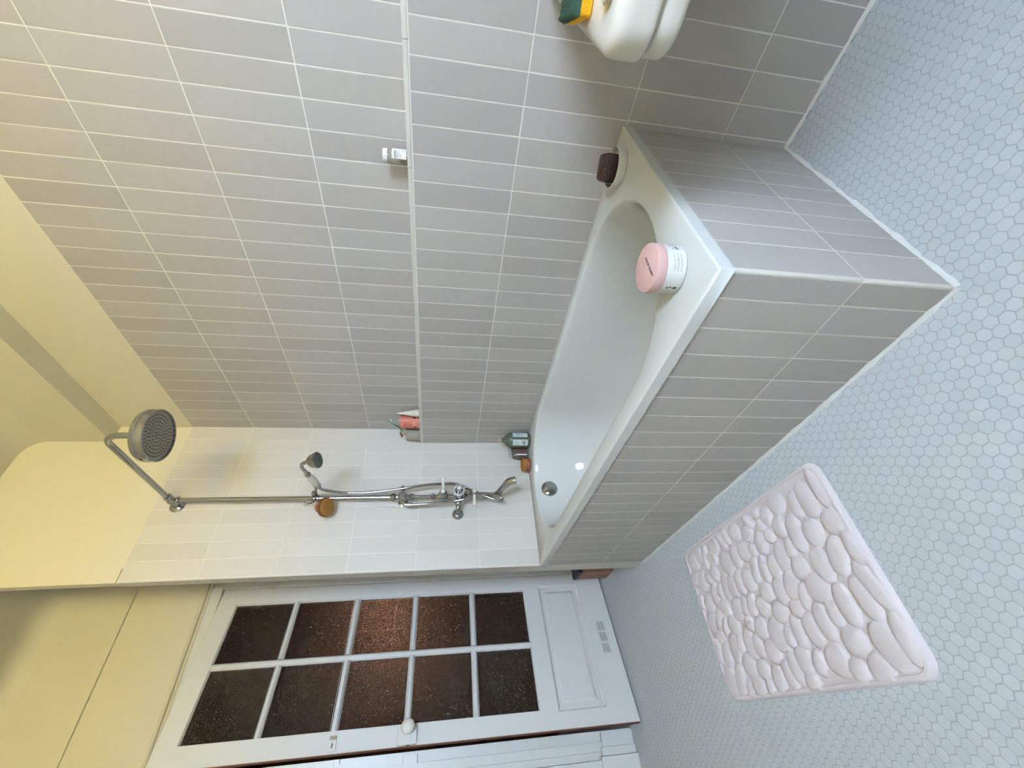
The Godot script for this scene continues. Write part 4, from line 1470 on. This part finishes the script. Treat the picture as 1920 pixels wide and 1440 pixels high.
# ---------------------------------------------------------------- things on the ledge
func build_ledge_things() -> void:
	var top := 1.1332
	var s := thing("supplement_jar", "small clear jar with a white lid and white label near the middle of the ledge", "jar", Vector3(0.05, top, 1.5065))
	var st := nb()
	lathe(st, v2([[0.0, 0.0], [0.02, 0.0], [0.0215, 0.002], [0.0215, 0.05], [0.0195, 0.055], [0.0175, 0.057], [0.0175, 0.062], [0.0, 0.062]]), 32)
	obj("glass", st, glass(rgb(196, 196, 176), 0.28), s)
	st = nb()
	lathe(st, v2([[0.0, 0.061], [0.0195, 0.061], [0.02, 0.0625], [0.0197, 0.0735], [0.0187, 0.0745], [0.0, 0.0745]]), 32)
	obj("lid", st, M.porcelain, s)
	st = nb()
	for k in 46:
		var a := k * 2.39996
		var r := 0.0165 * sqrt(fposmod(k * 0.381, 1.0))
		tf = at(Vector3(r * cos(a), 0.004 + 0.022 * k / 46.0, r * sin(a)), Basis(Vector3(cos(k), sin(k * 2), 0.5).normalized(), k * 1.3))
		ball(st, Vector3.ZERO, 0.0032, 8)
	var cp := obj("capsules", st, mat(rgb(150, 112, 48), 0.4), s)
	cp.set_meta("kind", "stuff")
	st = nb()
	curved(st, 0.0217, deg_to_rad(188), deg_to_rad(300), 0.006, 0.048, 18)
	obj("label", st, M.paper, s)
	var dirv := deg_to_rad(218)
	for q in [["calm", 0.0092, 0.038, 0.0], ["sleep aid", 0.0038, 0.0315, 0.0], ["~", 0.008, 0.0115, 0.5]]:
		var a: float = dirv + q[3]
		var n := Vector3(cos(a), 0, -sin(a))
		lettering("lettering", q[0], q[1], M.ink, s, Transform3D(Basis(Vector3.UP.cross(n), Vector3.UP, n), n * 0.0219 + Vector3(0, q[2], 0)))
	st = nb()
	for q in [[0.0275, 0.9], [0.0245, 0.6], [0.022, 0.45]]:
		var n := 8
		for k in n:
			var a: float = dirv - 0.3 + q[1] * k / n
			tf = Transform3D(Basis(Vector3(-sin(a), 0, -cos(a)), Vector3.UP, Vector3(cos(a), 0, -sin(a))), Vector3(cos(a) * 0.02185, q[0], -sin(a) * 0.02185))
			box(st, Vector3.ZERO, Vector3(0.0022, 0.0006, 0.0003))
	obj("small_print", st, M.ink, s)

	# white tube standing on its cap
	var w := thing("cream_tube", "white squeeze tube standing on its cap beside the coral bottle on the ledge", "tube", Vector3(0.052, top, 0.212))
	st = nb()
	var loops := []
	for q in [[0.018, 0.018, 0.0], [0.0185, 0.0185, 0.002], [0.0185, 0.0185, 0.012]]:
		loops.append(rr(q[0], q[1], q[0] * 0.98, 6, q[2]))
	stack(st, loops)
	obj("cap", st, mat(rgb(236, 234, 222), 0.4), w)
	st = nb()
	loops = []
	for k in 8:
		var f := k / 7.0
		loops.append(rr(0.02 + 0.004 * f, lerpf(0.0225, 0.0015, f), lerpf(0.0195, 0.0014, f), 6, 0.012 + 0.103 * f))
	tf = at(Vector3.ZERO, Basis(Vector3.UP, 0.8))
	stack(st, loops)
	var tm := mat(rgb(228, 230, 212), 0.45)
	obj("body", st, tm, w)
	st = nb()
	tf = at(Vector3.ZERO, Basis(Vector3.UP, 0.8))
	for k in 9:
		var y := 0.03 + 0.008 * k
		var f := (y - 0.012) / 0.103
		box(st, Vector3(-(0.02 + 0.004 * f) * 0.55, y, lerpf(0.0225, 0.0015, f) + 0.0004), Vector3(0.014 + 0.004 * sin(k * 2.0), 0.0035, 0.0006))
	obj("printing", st, mat(rgb(92, 96, 80), 0.6), w)

	# coral bottle
	var c := thing("spray_bottle", "clear bottle with a coral pink printed wrap on the ledge by the corner", "bottle", Vector3(0.047, top, 0.143))
	st = nb()
	lathe(st, v2([[0.0, 0.0], [0.034, 0.0], [0.038, 0.003], [0.0385, 0.108], [0.036, 0.12], [0.028, 0.13], [0.016, 0.136], [0.011, 0.139], [0.0105, 0.148], [0.0, 0.148]]), 36)
	obj("bottle", st, glass(rgb(200, 206, 196), 0.35), c)
	st = nb()
	lathe(st, v2([[0.0115, 0.146], [0.0115, 0.158], [0.009, 0.16], [0.006, 0.168], [0.0, 0.17]]), 20)
	obj("nozzle", st, glass(rgb(214, 218, 214), 0.6), c)
	var coral := rgb(204, 122, 108)
	var cm := mat(Color.WHITE, 0.4)
	var dk := rgb(176, 84, 70)
	cm.albedo_texture = print_tex(240, 128, coral, [[0.1, 0.08, 0.35, 0.1, rgb(240, 196, 184), 1], [0.1, 0.22, 0.36, 0.4, dk, 7], [0.12, 0.7, 0.12, 0.18, rgb(110, 40, 36)], [0.28, 0.68, 0.18, 0.24, rgb(240, 196, 184), 4], [0.55, 0.08, 0.36, 0.5, dk, 8], [0.58, 0.66, 0.1, 0.16, rgb(110, 40, 36)], [0.72, 0.66, 0.18, 0.26, rgb(240, 196, 184), 4]])
	st = nb()
	curved(st, 0.0388, deg_to_rad(140), deg_to_rad(340), 0.002, 0.103, 30)
	obj("printed_wrap", st, cm, c)

	# speckled tumbler with toothbrush and razor
	var u := thing("tumbler", "grey speckled stone tumbler in the corner end of the ledge", "tumbler", Vector3(0.03, top, 0.039))
	st = nb()
	lathe(st, v2([[0.0, 0.0], [0.033, 0.0], [0.0355, 0.003], [0.0365, 0.012], [0.0335, 0.072], [0.032, 0.074], [0.0305, 0.072], [0.031, 0.014], [0.0, 0.01]]), 32)
	var stone := mat(Color.WHITE, 0.4)
	stone.albedo_texture = noise_tex(0.2, 256, false, 1, 2, ramp(rgb(132, 124, 114), rgb(186, 180, 170), 0.35, 0.6), 61)
	tri_world(stone, 9.0, true)
	obj("cup", st, stone, u)
	var tb := thing("toothbrush", "white and green toothbrush leaning out of the speckled tumbler against the coral bottle", "toothbrush", Vector3(0.03, top + 0.011, 0.039))
	st = nb()
	tube(st, [Vector3(0.004, 0.0, -0.018), Vector3(-0.018, 0.062, 0.026), Vector3(-0.026, 0.076, 0.05), Vector3(-0.03, 0.083, 0.07)], [0.003, 0.0042, 0.0042, 0.004], 10)
	obj("handle", st, M.porcelain, tb)
	st = nb()
	tube(st, smooth_path([Vector3(-0.03, 0.082, 0.068), Vector3(-0.029, 0.092, 0.102), Vector3(-0.029, 0.106, 0.122), Vector3(-0.028, 0.128, 0.142), Vector3(-0.026, 0.143, 0.166)], 0.005), 0.0034, 10)
	obj("neck", st, mat(rgb(54, 110, 88), 0.4), tb)
	st = nb()
	tube(st, smooth_path([Vector3(-0.0325, 0.085, 0.07), Vector3(-0.0315, 0.095, 0.103), Vector3(-0.0315, 0.109, 0.123), Vector3(-0.0305, 0.13, 0.142), Vector3(-0.0285, 0.143, 0.164)], 0.005), 0.0022, 8)
	obj("stripe", st, mat(rgb(220, 228, 220), 0.35), tb)
	var rz := thing("razor", "pink razor with a dark blade head standing in the speckled tumbler", "razor", Vector3(0.03, top + 0.011, 0.039))
	st = nb()
	tube(st, smooth_path([Vector3(-0.002, 0.0, -0.014), Vector3(-0.016, 0.055, 0.012), Vector3(-0.022, 0.07, 0.03), Vector3(-0.025, 0.083, 0.033)], 0.006), 0.0036, 10)
	obj("handle", st, mat(rgb(206, 128, 132), 0.4), rz)
	st = nb()
	tf = Transform3D(Basis(Vector3(0.0, 0.21, 0.98), Vector3(0.0, 0.98, -0.21), Vector3(-1, 0, 0)), Vector3(-0.025, 0.0885, 0.034))
	rbox(st, Vector3.ZERO, Vector3(0.04, 0.005, 0.009), 0.002, 0.001, 2)
	obj("blade_head", st, mat(rgb(84, 50, 50), 0.4), rz)
